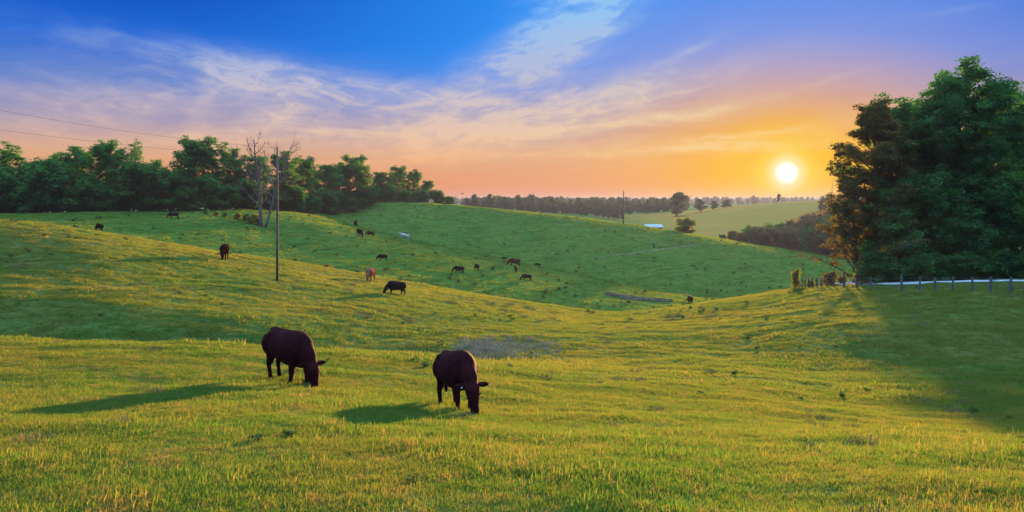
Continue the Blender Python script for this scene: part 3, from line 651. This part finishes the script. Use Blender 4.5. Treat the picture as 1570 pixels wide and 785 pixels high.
# ---------------------------------------------------------------- poles and wires
def pole(px, Y, top, rad_, label, name='utility_pole'):
    b = at(px, Y); H = Hpx(px, Y, top); e = bpy.data.objects.new(name, None); COL.objects.link(e); e.location = b; tag(e, label, 'utility pole')
    g = Geo(); g.tube([(0, 0, -.4), (.01, 0, H * .3), (.02, 0, H * .7), (0, 0, H)], np.array([rad_, rad_ * .93, rad_ * .8, rad_ * .68]), 12); link('shaft', g.mesh('shaft', m_pole, True), e)
    for dz_, sx in ((.1, 0.0), (-.75, -.16)):
        g = Geo(); g.tube([(sx, 0, H + dz_ - .1), (sx, 0, H + dz_ - .02), (sx, 0, H + dz_ + .05), (sx, 0, H + dz_ + .12)], np.array([.04, .07, .05, .06]), 8)
        link('insulator', g.mesh('insulator', m_ceram, True), e)
    g = Geo(); g.box((-.09, 0, H - .87), np.array([.09, .03, .03])); link('bracket', g.mesh('bracket', m_wire), e)
    return b + Vector((0, 0, H))
pt = pole(425, 70, 229, .12, 'tall brown wooden utility pole standing on the near ridge')
pf_ = pole(956, 272, 293, .22, 'small distant utility pole on the crest of the green hill')
def cable(p0, p1, sag, rad_, label):
    t = np.linspace(0, 1, 40)[:, None]; p0 = np.array(p0); p1 = np.array(p1)
    Pp = p0 * (1 - t) + p1 * t; Pp[:, 2] -= sag * 4 * t[:, 0] * (1 - t[:, 0])
    g = Geo(); g.tube(Pp, rad_, 5); o = link('power_line', g.mesh('power_line', m_cable, True)); tag(o, label, 'power line', 'power lines running left from the pole')
def wirept(px, py, Y): return ((px - CX) / F * Y, Y, (HZ - py) / F * Y)
cable(pt + Vector((0, 0, .12)), wirept(-150, 138, 62), .55, .009, 'upper thin dark power line crossing the sky on the left')
cable(pt + Vector((-.16, 0, -.73)), wirept(-150, 177, 62), .35, .009, 'lower thin dark power line crossing the sky on the left')

# ---------------------------------------------------------------- fences
def fence(name, posts, hgt, rad_, wires, label, m_fn, wr=.008):
    e = bpy.data.objects.new(name, None); COL.objects.link(e); r = random.Random(3)
    p0 = Vector(at(*posts[0][:2])); e.location = p0; tag(e, label, 'fence'); tops = []
    for k, q in enumerate(posts):
        px, Y = q[:2]; hh = hgt * (q[2] if len(q) > 2 else 1) * r.uniform(.92, 1.06); tl = q[3] if len(q) > 3 else r.uniform(-.05, .05)
        b = Vector(at(px, Y)) - p0; ra = rad_ * r.uniform(.85, 1.2) * (1.3 if len(q) > 2 and q[2] > 1.1 else 1)
        g = Geo(); g.tube([(b.x, b.y, b.z - .25), (b.x + tl * hh * .5, b.y, b.z + hh * .5), (b.x + tl * hh, b.y, b.z + hh)], np.array([ra * 1.05, ra, ra * .9]), 8)
        link('post', g.mesh('post', m_fn(k), False), e); tops.append((b.x + tl * hh * .5, b.y, b.z, hgt))
    for wf in wires:
        Pp = np.array([(a, b_ - rad_ * 1.1, c + wf * h_) for a, b_, c, h_ in tops]); t = np.linspace(0, len(Pp) - 1, len(Pp) * 4)
        Pq = np.stack([np.interp(t, range(len(Pp)), Pp[:, k]) for k in range(3)], 1)
        g = Geo(); g.tube(Pq, wr, 4); link('wire', g.mesh('wire', m_wire), e)
posts = []
px = 38.0
while px < 1000:
    Yc = np.interp(px, [0, 150, 300, 450, 600, 750, 870, 950, 1010], [97, 101, 104, 104, 105, 107, 112, 122, 134]); posts.append((px, float(Yc) + 3)); px += 41 - px * .006
fence('ridge_fence', posts, 1.35, .07, (.35, .65, .95), 'thin wire fence with slender grey posts running along the hollow behind the near ridge', lambda k: m_post_g)
rp = [(1226, 99.5), (1230, 98), (1234, 96.5), (1239, 95), (1245, 93.2), (1252, 91.4), (1259, 89.6), (1268, 87.6, 1.1), (1279, 85.4), (1294, 82.6, 1.5, 0.0), (1314, 79.0, 1.15, -.05), (1338, 75.6, 1, -.22), (1382, 70.5, 1.22, 0.02), (1410, 68), (1434, 66), (1461, 64.2), (1491, 62.2, .95), (1519, 60.5), (1549, 59), (1580, 57.6), (1615, 56), (1655, 54.5)]
fence('roadside_fence', rp, 1.15, .085, (.3, .62, .92), 'wooden post and wire fence in front of the road and grove', lambda k: m_post_d if k < 11 else m_post_g, .009)

# ---------------------------------------------------------------- gully bank, dry brush, barns
g = strip([pxp(930, 141), pxp(960, 138), pxp(985, 136), pxp(1005, 136), pxp(1030, 134)], 2.6, .35, 'dirt_bank', m_soil, 80, .35)
link('dirt_bank', g, kind='structure')
def stems_mesh(name, seed, n_, m_, hmin, hmax, rad_):
    r = np.random.RandomState(seed); g = Geo()
    for _ in range(n_):
        a, q = r.uniform(0, 6.28), rad_ * r.uniform(0, 1) ** .5; p = (q * math.cos(a), q * math.sin(a), -.03)
        hh = r.uniform(hmin, hmax); c_ = curve(r, p, (r.normal(0, .6), r.normal(0, .6), 1), hh, 3, 0, .25); g.tube(c_, np.array([.011, .010, .008, .004]), 3, False)
        for _ in range(3):
            s_ = curve(r, c_[r.randint(1, 4)], (r.normal(0, 1), r.normal(0, 1), .6), hh * r.uniform(.2, .4), 2, 0, .2); g.tube(s_, .004, 3, False)
    return g.mesh(name, m_)
r = np.random.RandomState(44)
pxs = np.concatenate([r.normal(745, 26, 130), r.uniform(704, 860, 130)]); Ys = r.normal(46.5, 2.4, 260)
k = (Ys > 41) & (Ys < 54) & (pxs > 700); pxs, Ys = pxs[k], Ys[k]; Xs = (pxs - CX) / F * Ys
scatter('dry_weeds', [stems_mesh('dry_weed', 60 + k, 16, m_drytwig, .15, .5, .3) for k in range(3)], np.column_stack([Xs, Ys, gz(Xs, Ys)]), r.uniform(0, 6.28, len(Xs)), r.uniform(.5, 1.0, len(Xs)), r.randint(0, 3, len(Xs)),
        'patch of dry greyish pink dead weeds in the hollow behind the right bull', 'dead weeds')
dead_t = [blade_mesh('dead_tuft', 90 + k, 70, .16, .05, .14, .007) for k in range(3)]
m_straw = simple('dead_grass_straw', (.26, .165, .085), 1.0, .3, 20, 0, 0.0)
for q in dead_t: q.materials.clear(); q.materials.append(m_straw)
r = np.random.RandomState(47); n_ = 900; Ys = r.uniform(7 ** 1.5, 85 ** 1.5, n_) ** (1 / 1.5); Xs = r.uniform(-.7, .7, n_) * Ys
k = np.sin(Xs * .4 + 2.2 * np.sin(Ys * .17)) * np.sin(Ys * .31 + 2) > .1; Xs, Ys = Xs[k], Ys[k]
scatter('dead_grass_tufts', dead_t, np.column_stack([Xs, Ys, gz(Xs, Ys)]), r.uniform(0, 6.28, len(Xs)), r.uniform(.5, 1.5, len(Xs)) * (1 + Ys / 60), r.randint(0, 3, len(Xs)), 'brown tufts of dead grass scattered over the pasture', 'grass')
# broad leaved weeds dotted over the pasture
def weed_mesh(seed):
    r = np.random.RandomState(seed); C = r.normal(0, .08, (7, 3)); C[:, 2] = abs(C[:, 2]) + .05
    V, Q, tn = leaves(r, C, np.full(7, .1), 14, .05); return mk('weed', V, [Q], m_weed, False, tone=tn)
r = np.random.RandomState(45); n_ = 1000; Ys = r.uniform(6 ** 1.6, 110 ** 1.6, n_) ** (1 / 1.6); Xs = r.uniform(-.7, .7, n_) * Ys
k = np.sin(Xs * .31 + 1.9 * np.sin(Ys * .13)) * np.sin(Ys * .23 + 1.1 * np.sin(Xs * .21)) > .3; Xs, Ys = Xs[k], Ys[k]; n_ = len(Xs)
scatter('pasture_weeds', [weed_mesh(70 + k) for k in range(3)], np.column_stack([Xs, Ys, gz(Xs, Ys)]), r.uniform(0, 6.28, n_), r.uniform(.15, .62, n_) ** 1.3 * (1 + Ys / 45), r.randint(0, 3, n_), 'small dark broad leaved weeds dotted over the pasture', 'weeds')
r = np.random.RandomState(46); n_ = 700; Ys = r.uniform(115, 285, n_); Xs = r.uniform(-.55, .5, n_) * Ys
scatter('hillside_weeds', [weed_mesh(75 + k) for k in range(3)], np.column_stack([Xs, Ys, gz(Xs, Ys)]), r.uniform(0, 6.28, n_), r.uniform(1.0, 2.4, n_), r.randint(0, 3, n_), 'dark weed clumps dotted over the far green slopes', 'weeds')

def barn(px, Y, L_, W_, hw, hr, rz, label):
    e = bpy.data.objects.new('barn', None); COL.objects.link(e); e.location = at(px, Y, -.1); e.rotation_euler = (0, 0, rz); tag(e, label, 'barn')
    a, b_ = L_ / 2, W_ / 2
    V = [(-a, -b_, -1), (a, -b_, -1), (a, b_, -1), (-a, b_, -1), (-a, -b_, hw), (a, -b_, hw), (a, b_, hw), (-a, b_, hw), (-a, 0, hr - .05), (a, 0, hr - .05)]
    link('wall', mk('wall', V, [[(0, 1, 5, 4), (2, 3, 7, 6)], [(1, 2, 6, 9, 5), (3, 0, 4, 8, 7)]], m_barnwall), e)
    g = Geo(); o_ = .5; t_ = .12
    for sg in (-1, 1):
        g.add([(-a - o_, sg * (b_ + o_), hw - .25), (a + o_, sg * (b_ + o_), hw - .25), (a + o_, 0, hr), (-a - o_, 0, hr), (-a - o_, sg * (b_ + o_), hw - .25 + t_), (a + o_, sg * (b_ + o_), hw - .25 + t_), (a + o_, 0, hr + t_), (-a - o_, 0, hr + t_)],
              [(0, 1, 2, 3), (4, 5, 6, 7), (0, 1, 5, 4), (1, 2, 6, 5), (0, 3, 7, 4)])
    link('roof', g.mesh('roof', m_roof), e)
    g = Geo(); g.box((0, -b_ - .03, hw * .45), np.array([1.4, .04, hw * .45])); link('door', g.mesh('door', m_bark), e)
def barn_at(px, Y, row, *a): barn(px, Y, *a)
barn(1000, 318, 6.5, 5, 1.7, 2.6, .25, 'low white roofed barn half hidden behind the crest of the green hill')
barn(1272, 420, 14, 8, 3.0, 5.0, -.2, 'small pale roofed barn beyond the hill near the grove')

# ---------------------------------------------------------------- cattle
def loft(g, secs, k=18):
    """secs: (x, y, z, ry, rz) rings across the path, ry sideways, rz in the vertical plane"""
    secs = np.array(secs, float); n0 = len(secs); t = np.linspace(0, n0 - 1, (n0 - 1) * 5 + 1)
    def cr(a):
        a = np.concatenate([[2 * a[0] - a[1]], a, [2 * a[-1] - a[-2]]]); i_ = np.minimum(t.astype(int), n0 - 2); f = t - i_
        p0, p1, p2, p3 = a[i_], a[i_ + 1], a[i_ + 2], a[i_ + 3]
        return .5 * (2 * p1 + (p2 - p0) * f + (2 * p0 - 5 * p1 + 4 * p2 - p3) * f ** 2 + (3 * p1 - p0 - 3 * p2 + p3) * f ** 3)
    s_ = np.stack([cr(secs[:, q]) for q in range(5)], 1); P_ = s_[:, :3]; T = np.gradient(P_, axis=0); T /= np.linalg.norm(T, axis=1)[:, None]
    A = np.tile(np.array([0, 1., 0]), (len(P_), 1)); A -= (A * T).sum(1)[:, None] * T; nA = np.linalg.norm(A, axis=1)
    A[nA < .3] = np.array([1., 0, 0]); A /= np.linalg.norm(A, axis=1)[:, None]
    B = np.cross(A, T); th = np.arange(k) * 2 * math.pi / k
    V = P_[:, None] + np.abs(s_[:, 3])[:, None, None] * np.cos(th)[None, :, None] * A[:, None] + np.abs(s_[:, 4])[:, None, None] * np.sin(th)[None, :, None] * B[:, None]
    m_ = len(P_); i_ = np.arange(m_ - 1)[:, None] * k; j_ = np.arange(k)[None]; j2 = (j_ + 1) % k
    Q = np.stack([i_ + j_, i_ + j2, i_ + k + j2, i_ + k + j_], -1).reshape(-1, 4)
    V = np.vstack([V.reshape(-1, 3), P_[0], P_[-1]]); T3 = []
    for q in range(k): T3 += [(m_ * k, (q + 1) % k, q), (m_ * k + 1, (m_ - 1) * k + q, (m_ - 1) * k + (q + 1) % k)]
    g.add(V, Q, T3)
def cattle(name, pose='graze', bull=False, voxel=.03, steps=(0, 0, 0, 0), eartag=False, calf=False, m_=None, smooth=5, lying=False, headturn=0.0):
    g = Geo(); b = 1.0 if bull else .9
    loft(g, [(-.99, 0, 1.10, .08, .12), (-.95, 0, 1.06, .21, .25), (-.80, 0, 1.01, .28 * b, .345), (-.5, 0, .965, .33 * b, .395), (-.1, 0, .93, .385 * b, .435), (.3, 0, .925, .375 * b, .455), (.56, 0, .955, .32 * b, .455), (.76, 0, .95, .25, .39), (.90, 0, .90, .16, .28)], 24)
    for sg in (-1, 1):                                                     # hip hooks, shoulder blade, thigh
        loft(g, [(-.70, sg * .15, 1.22, .08, .07), (-.58, sg * .22, 1.225, .09, .07), (-.44, sg * .20, 1.2, .07, .06)])
        loft(g, [(.40, sg * .17, 1.20, .08, .14), (.47, sg * .23, 1.0, .13, .19), (.5, sg * .22, .75, .11, .15)])
        loft(g, [(-.84, sg * .14, 1.18, .11, .14), (-.80, sg * .19, .98, .16, .26), (-.70, sg * .20, .80, .14, .22), (-.70, sg * .18, .64, .09, .14)])
    loft(g, [(-.97, 0, 1.26, .05, .06), (-.84, 0, 1.31, .09, .06), (-.5, 0, 1.315, .09, .05), (0, 0, 1.325, .09, .05), (.35, 0, 1.35, .09, .05), (.60, 0, 1.33, .07, .07)])   # level back line
    if pose == 'graze':
        neck = [(.40, 0, 1.05, .26, .36), (.66, 0, .99, .25 * b, .37 * b), (.87, 0, .86, .21 * b, .31 * b), (1.03, 0, .71, .17, .25), (1.13, 0, .60, .14, .19)]
        head = [(1.10, 0, .74, .09, .08), (1.14, 0, .65, .155, .14), (1.19, 0, .52, .16, .19), (1.23, 0, .38, .13, .175), (1.265, 0, .24, .10, .135), (1.29, 0, .13, .10, .115), (1.30, 0, .05, .085, .085), (1.305, 0, .015, .05, .05)]
        ec = np.array([1.12, .13, .655]); ed = np.array([.03, .28, .0]); eye = (1.27, .14, .47)
    elif pose == 'level':
        neck = [(.42, 0, 1.10, .22, .30), (.75, 0, 1.16, .19, .26), (1.0, 0, 1.25, .14, .2), (1.15, 0, 1.32, .12, .16)]
        head = [(1.08, 0, 1.40, .09, .09), (1.17, 0, 1.38, .12, .13), (1.30, 0, 1.31, .115, .14), (1.43, 0, 1.22, .09, .115), (1.55, 0, 1.13, .075, .09), (1.60, 0, 1.09, .06, .06)]
        ec = np.array([1.15, .11, 1.40]); ed = np.array([-.02, .22, .02]); eye = (1.30, .105, 1.36)
    loft(g, neck); loft(g, head)
    for sg in (-1, 1):                                                     # ears: flat leaf shapes
        q = [ec * [1, sg, 1] + ed * [1, sg, 1] * t for t in (0, .35, .7, 1.0)]
        secs = [(*q[0], .03, .03), (*q[1], .034, .066), (*q[2], .03, .06), (*q[3], .014, .02)]
        loft(g, secs, 10)
    # legs
    fx = [.50 + steps[0], .50 + steps[1]]; hx = [-.80 + steps[2], -.80 + steps[3]]
    for k_, sg in enumerate((-1, 1)):
        y = sg * .17; x = fx[k_]; d = x - .5
        loft(g, [(.50, y, .80, .13, .16), (.49 + d * .2, y, .62, .10, .14), (.50 + d * .55, y, .46, .075, .095), (.51 + d * .75, y, .34, .068, .078), (.50 + d * .85, y, .22, .052, .058), (.50 + d, y, .12, .060, .065), (.52 + d, y, .06, .062, .072), (.54 + d, y, -.005, .07, .088)], 14)
        x = hx[k_]; d = x + .8
        loft(g, [(-.68, y, .80, .13, .19), (-.74 + d * .3, y, .60, .10, .15), (-.85 + d * .6, y, .47, .068, .10), (-.88 + d * .8, y, .39, .062, .085), (-.85 + d * .9, y, .25, .052, .058), (-.81 + d, y, .12, .060, .065), (-.79 + d, y, .06, .062, .072), (-.77 + d, y, -.005, .07, .088)], 14)
    tail = [(-.97, 0, 1.28, .045, .045), (-1.06, .01, 1.12, .035, .035), (-1.08, .02, .9, .028, .028), (-1.07, .03, .68, .026, .026), (-1.07, .03, .56, .045, .045), (-1.06, .04, .42, .05, .05), (-1.06, .04, .32, .015, .015)]
    loft(g, tail, 10)
    if bull:
        loft(g, [(-.02, 0, .66, .06, .10), (-.06, 0, .55, .045, .07), (-.03, 0, .47, .025, .03)], 10)
        loft(g, [(-.62, 0, .72, .08, .08), (-.62, 0, .58, .07, .075), (-.61, 0, .50, .05, .05)], 10)
        loft(g, [(.62, 0, .62, .07, .12), (.82, 0, .66, .06, .13), (1.0, 0, .58, .04, .12)], 10)          # dewlap
    tmp = bpy.data.objects.new('tmp', g.mesh('tmp', m_)); COL.objects.link(tmp)
    md = tmp.modifiers.new('r', 'REMESH'); md.mode = 'VOXEL'; md.voxel_size = voxel; md.use_smooth_shade = True
    ms = tmp.modifiers.new('s', 'SMOOTH'); ms.factor = .5; ms.iterations = smooth
    dg = bpy.context.evaluated_depsgraph_get(); dg.update(); me = bpy.data.meshes.new_from_object(tmp.evaluated_get(dg)); bpy.data.objects.remove(tmp)
    n_ = len(me.vertices); co = np.empty(n_ * 3, dtype=np.float32); me.vertices.foreach_get('co', co); co = co.reshape(-1, 3)
    me.polygons.foreach_get  # keep material zero for coat
    # eyes and hooves
    import bmesh
    bm = bmesh.new(); bm.from_mesh(me)
    if voxel < .025:
        for v in bm.verts:
            x, y, z = v.co
            q = .006 * math.sin(x * 21 + 3 * math.sin(z * 5)) * math.sin(z * 9 + y * 4) + .004 * math.sin(x * 47 + z * 13) * (1 if -.3 < x < .5 and .7 < z < 1.2 else .3)
            v.co += v.normal * q * min(1.0, max(0.0, (z - .5) * 4))
    for f in bm.faces:
        f.smooth = True
        if f.calc_center_median().z < .055 and not (f.calc_center_median().x > 1.0): f.material_index = 1
    if voxel < .025:
        for sg in (-1, 1):
            res = bmesh.ops.create_uvsphere(bm, u_segments=10, v_segments=8, radius=.024, matrix=Matrix.Translation((eye[0], sg * eye[1], eye[2])))
            for v in res['verts']:
                for f in v.link_faces: f.material_index = 2; f.smooth = True
    bm.to_mesh(me); bm.free(); me.name = name
    me.materials.clear()
    for q in (m_, m_hoof, m_eye): me.materials.append(q)
    return me
bull_a = cattle('bull_walking', 'graze', True, .018, (-.12, .10, .08, -.10), m_=m_maroon)
bull_b = cattle('bull_standing', 'graze', True, .018, (.10, -.08, -.06, .1), m_=m_maroon)
cow_g = cattle('cow_grazing', 'graze', False, .035, (-.1, .1, .1, -.1), m_=m_black, smooth=3)
cow_s = cattle('cow_standing', 'level', False, .035, (0, .05, .05, 0), m_=m_black, smooth=3)

def slope_q(x, y, rz):
    """stand the animal on the slope: pitch along its length so that all four feet touch"""
    c, s_ = math.cos(rz), math.sin(rz); a = g1(x + .6 * c, y + .6 * s_); b_ = g1(x - .8 * c, y - .8 * s_)
    return math.atan2(a - b_, 1.4)
def put(me, px, Y, rz, sc, label, cat, m_=None, name='cow', group=None, row=None, dz_=-.02):
    x = (px - CX) / F * Y
    o = bpy.data.objects.new(name, me); COL.objects.link(o); tag(o, label, cat, group)
    c, s_ = math.cos(R(rz)), math.sin(R(rz))
    z = .5 * (g1(x + .5 * sc * c, Y + .5 * sc * s_) + g1(x - .8 * sc * c, Y - .8 * sc * s_))
    pitch = slope_q(x, Y, R(rz)); o.location = (x, Y, z + dz_ * sc); o.rotation_euler = (0, -pitch, R(rz)); o.scale = (sc,) * 3
    if m_: o.material_slots[0].link = 'OBJECT'; o.material_slots[0].material = m_
    return o
put(bull_a, 444, 21.6, -47, 1.04, 'large dark maroon bull at left, grazing with head down to the right', 'bull', name='bull')
bb = put(bull_b, 702, 18.6, -69, .99, 'large dark maroon bull facing the viewer with head down and a white ear tag', 'bull', name='bull')
g = Geo(); g.box((1.155, -.24, .63), np.array([.008, .02, .022])); link('ear_tag', g.mesh('ear_tag', m_tag), bb)
def rowY(px, row, y0, y1):
    """distance at which the ground in column px shows at the photo row, on the slope between y0 and y1"""
    Ys = np.linspace(y0, y1, 600); X = (px - CX) / F * Ys; pr = HZ - gz(X, Ys) / Ys * F
    return float(Ys[np.argmin(abs(pr - row))])
HERD = 'cattle grazing on the far slopes'
CT = [  # px, row of the feet, range of distance, mesh, heading, scale, coat, label
 (344, 397, 60, 92, cow_g, -78, 1.1, m_dbrown, 'reddish dark brown cow facing the viewer, alone on the near ridge left of the pole'),
 (568, 431, 70, 95, cow_g, -95, 1.05, m_tan, 'reddish tan cow with sunlit back facing the viewer on the golden ridge'),
 (606, 452, 60, 95, cow_g, 218, .92, m_black, 'black cow grazing to the left on the golden ridge beside the tan cow'),
 (266, 335, 150, 185, cow_g, 190, .98, m_black, 'black cow grazing below the left treeline'),
 (152, 354, 125, 165, cow_g, 145, .95, m_dbrown, 'dark brown cow by the wire fence at far left'),
 (545, 346, 190, 232, cow_g, 92, 1.1, m_dbrown, 'dark brown cow seen from behind, highest on the slope above the pair'),
 (551, 362, 150, 200, cow_g, -52, 1.15, m_dbrown, 'dark brown cow facing right beside the black calf, left one of the pair'),
 (567, 362, 150, 205, cow_g, 182, .85, m_black, 'black cow grazing to the left, right one of the pair'),
 (619, 367, 150, 200, cow_s, 178, 1.1, m_cream, 'cream white cow standing on the brow of the slope'),
 (586, 399, 125, 190, cow_g, 184, .85, m_dbrown, 'dark brown calf grazing to the left, alone between the ridge and the cream cow'),
 (703, 418, 125, 185, cow_g, 178, .9, m_black, 'black calf leftmost of the lower herd'),
 (731, 414, 125, 185, cow_g, 112, .9, m_black, 'black calf seen from behind, second from the left in the lower herd'),
 (773, 397, 150, 182, cow_g, 180, .5, m_black, 'tiny black calf above and left of the brown cow'),
 (788, 407, 140, 180, cow_g, 182, 1.15, m_brown, 'reddish brown cow grazing in the middle of the lower herd'),
 (791, 417, 125, 175, cow_g, -88, .95, m_black, 'black calf facing the viewer just below the reddish brown cow'),
 (807, 430, 120, 170, cow_g, 186, .85, m_black, 'black calf grazing to the left, lowest of the lower herd'),
 (824, 405, 140, 178, cow_g, 178, .55, m_black, 'tiny black calf right of the brown cow, rightmost of the herd'),
 (1058, 466, 100, 140, cow_g, 90, 1.0, m_black, 'black cow half hidden by the ridge near the dirt bank')]
for px, row, y0, y1, me, rz, sc, mm, lab in CT:
    Y = rowY(px, row, y0, y1)
    put(me, px, Y, rz, sc, lab, 'calf' if 'calf' in lab and sc < .97 and 'beside the black calf' not in lab else 'cow', mm, group=HERD, name='calf' if 'calf' in lab and sc < .97 else 'cow')
    print('cow', px, row, round(Y, 1), 'px high', round(1.38 * sc * F / Y, 1))
trail = [(p_, rowY(p_, r_, 215, 285)) for p_, r_ in ((915, 400), (950, 391), (1000, 384), (1045, 379), (1085, 373))]
link('cattle_path', strip([pxp(a, b_) for a, b_ in trail], .7, .12, 'cattle_path', m_trail, 90, .2), kind='structure')
# bird
g = Geo(); loft(g, [(-.28, 0, 0, .01, .01), (-.1, 0, 0, .06, .06), (.1, 0, 0, .07, .07), (.22, 0, .02, .04, .04), (.3, 0, .01, .01, .01)], 8)
for sg in (-1, 1):
    g.add([(.1, sg * .04, .02), (-.1, sg * .04, .02), (-.16, sg * .35, .16), (.06, sg * .35, .18), (-.1, sg * .62, .1), (.1, sg * .04, .0), (-.1, sg * .04, .0), (-.16, sg * .35, .14), (.06, sg * .35, .16)],
          [(0, 1, 2, 3), (5, 6, 7, 8)], [(3, 2, 4), (8, 7, 4)])
o = link('bird', g.mesh('bird', m_feather, True), loc=wirept(709, 297, 180)); o.rotation_euler = (0, .1, .5); tag(o, 'tiny dark bird flying low over the hill crest', 'bird')

# ---------------------------------------------------------------- haze
m_haze, n = mat('haze'); o_ = n.new('ShaderNodeOutputMaterial'); pv = n.new('ShaderNodeVolumePrincipled')
pv.inputs['Color'].default_value = (.17, .22, .42, 1); pv.inputs['Density'].default_value = .00019; pv.inputs['Anisotropy'].default_value = .45
n.l.new(pv.outputs[0], o_.inputs['Volume'])
g = Geo(); zlo = float(ZZ.min()) - 1.0; ztop = 18.5
g.box((0, 5950, (zlo + ztop) / 2), np.array([17000, 6100, (ztop - zlo) / 2]))
o = link('haze', g.mesh('haze', m_haze), kind='stuff')
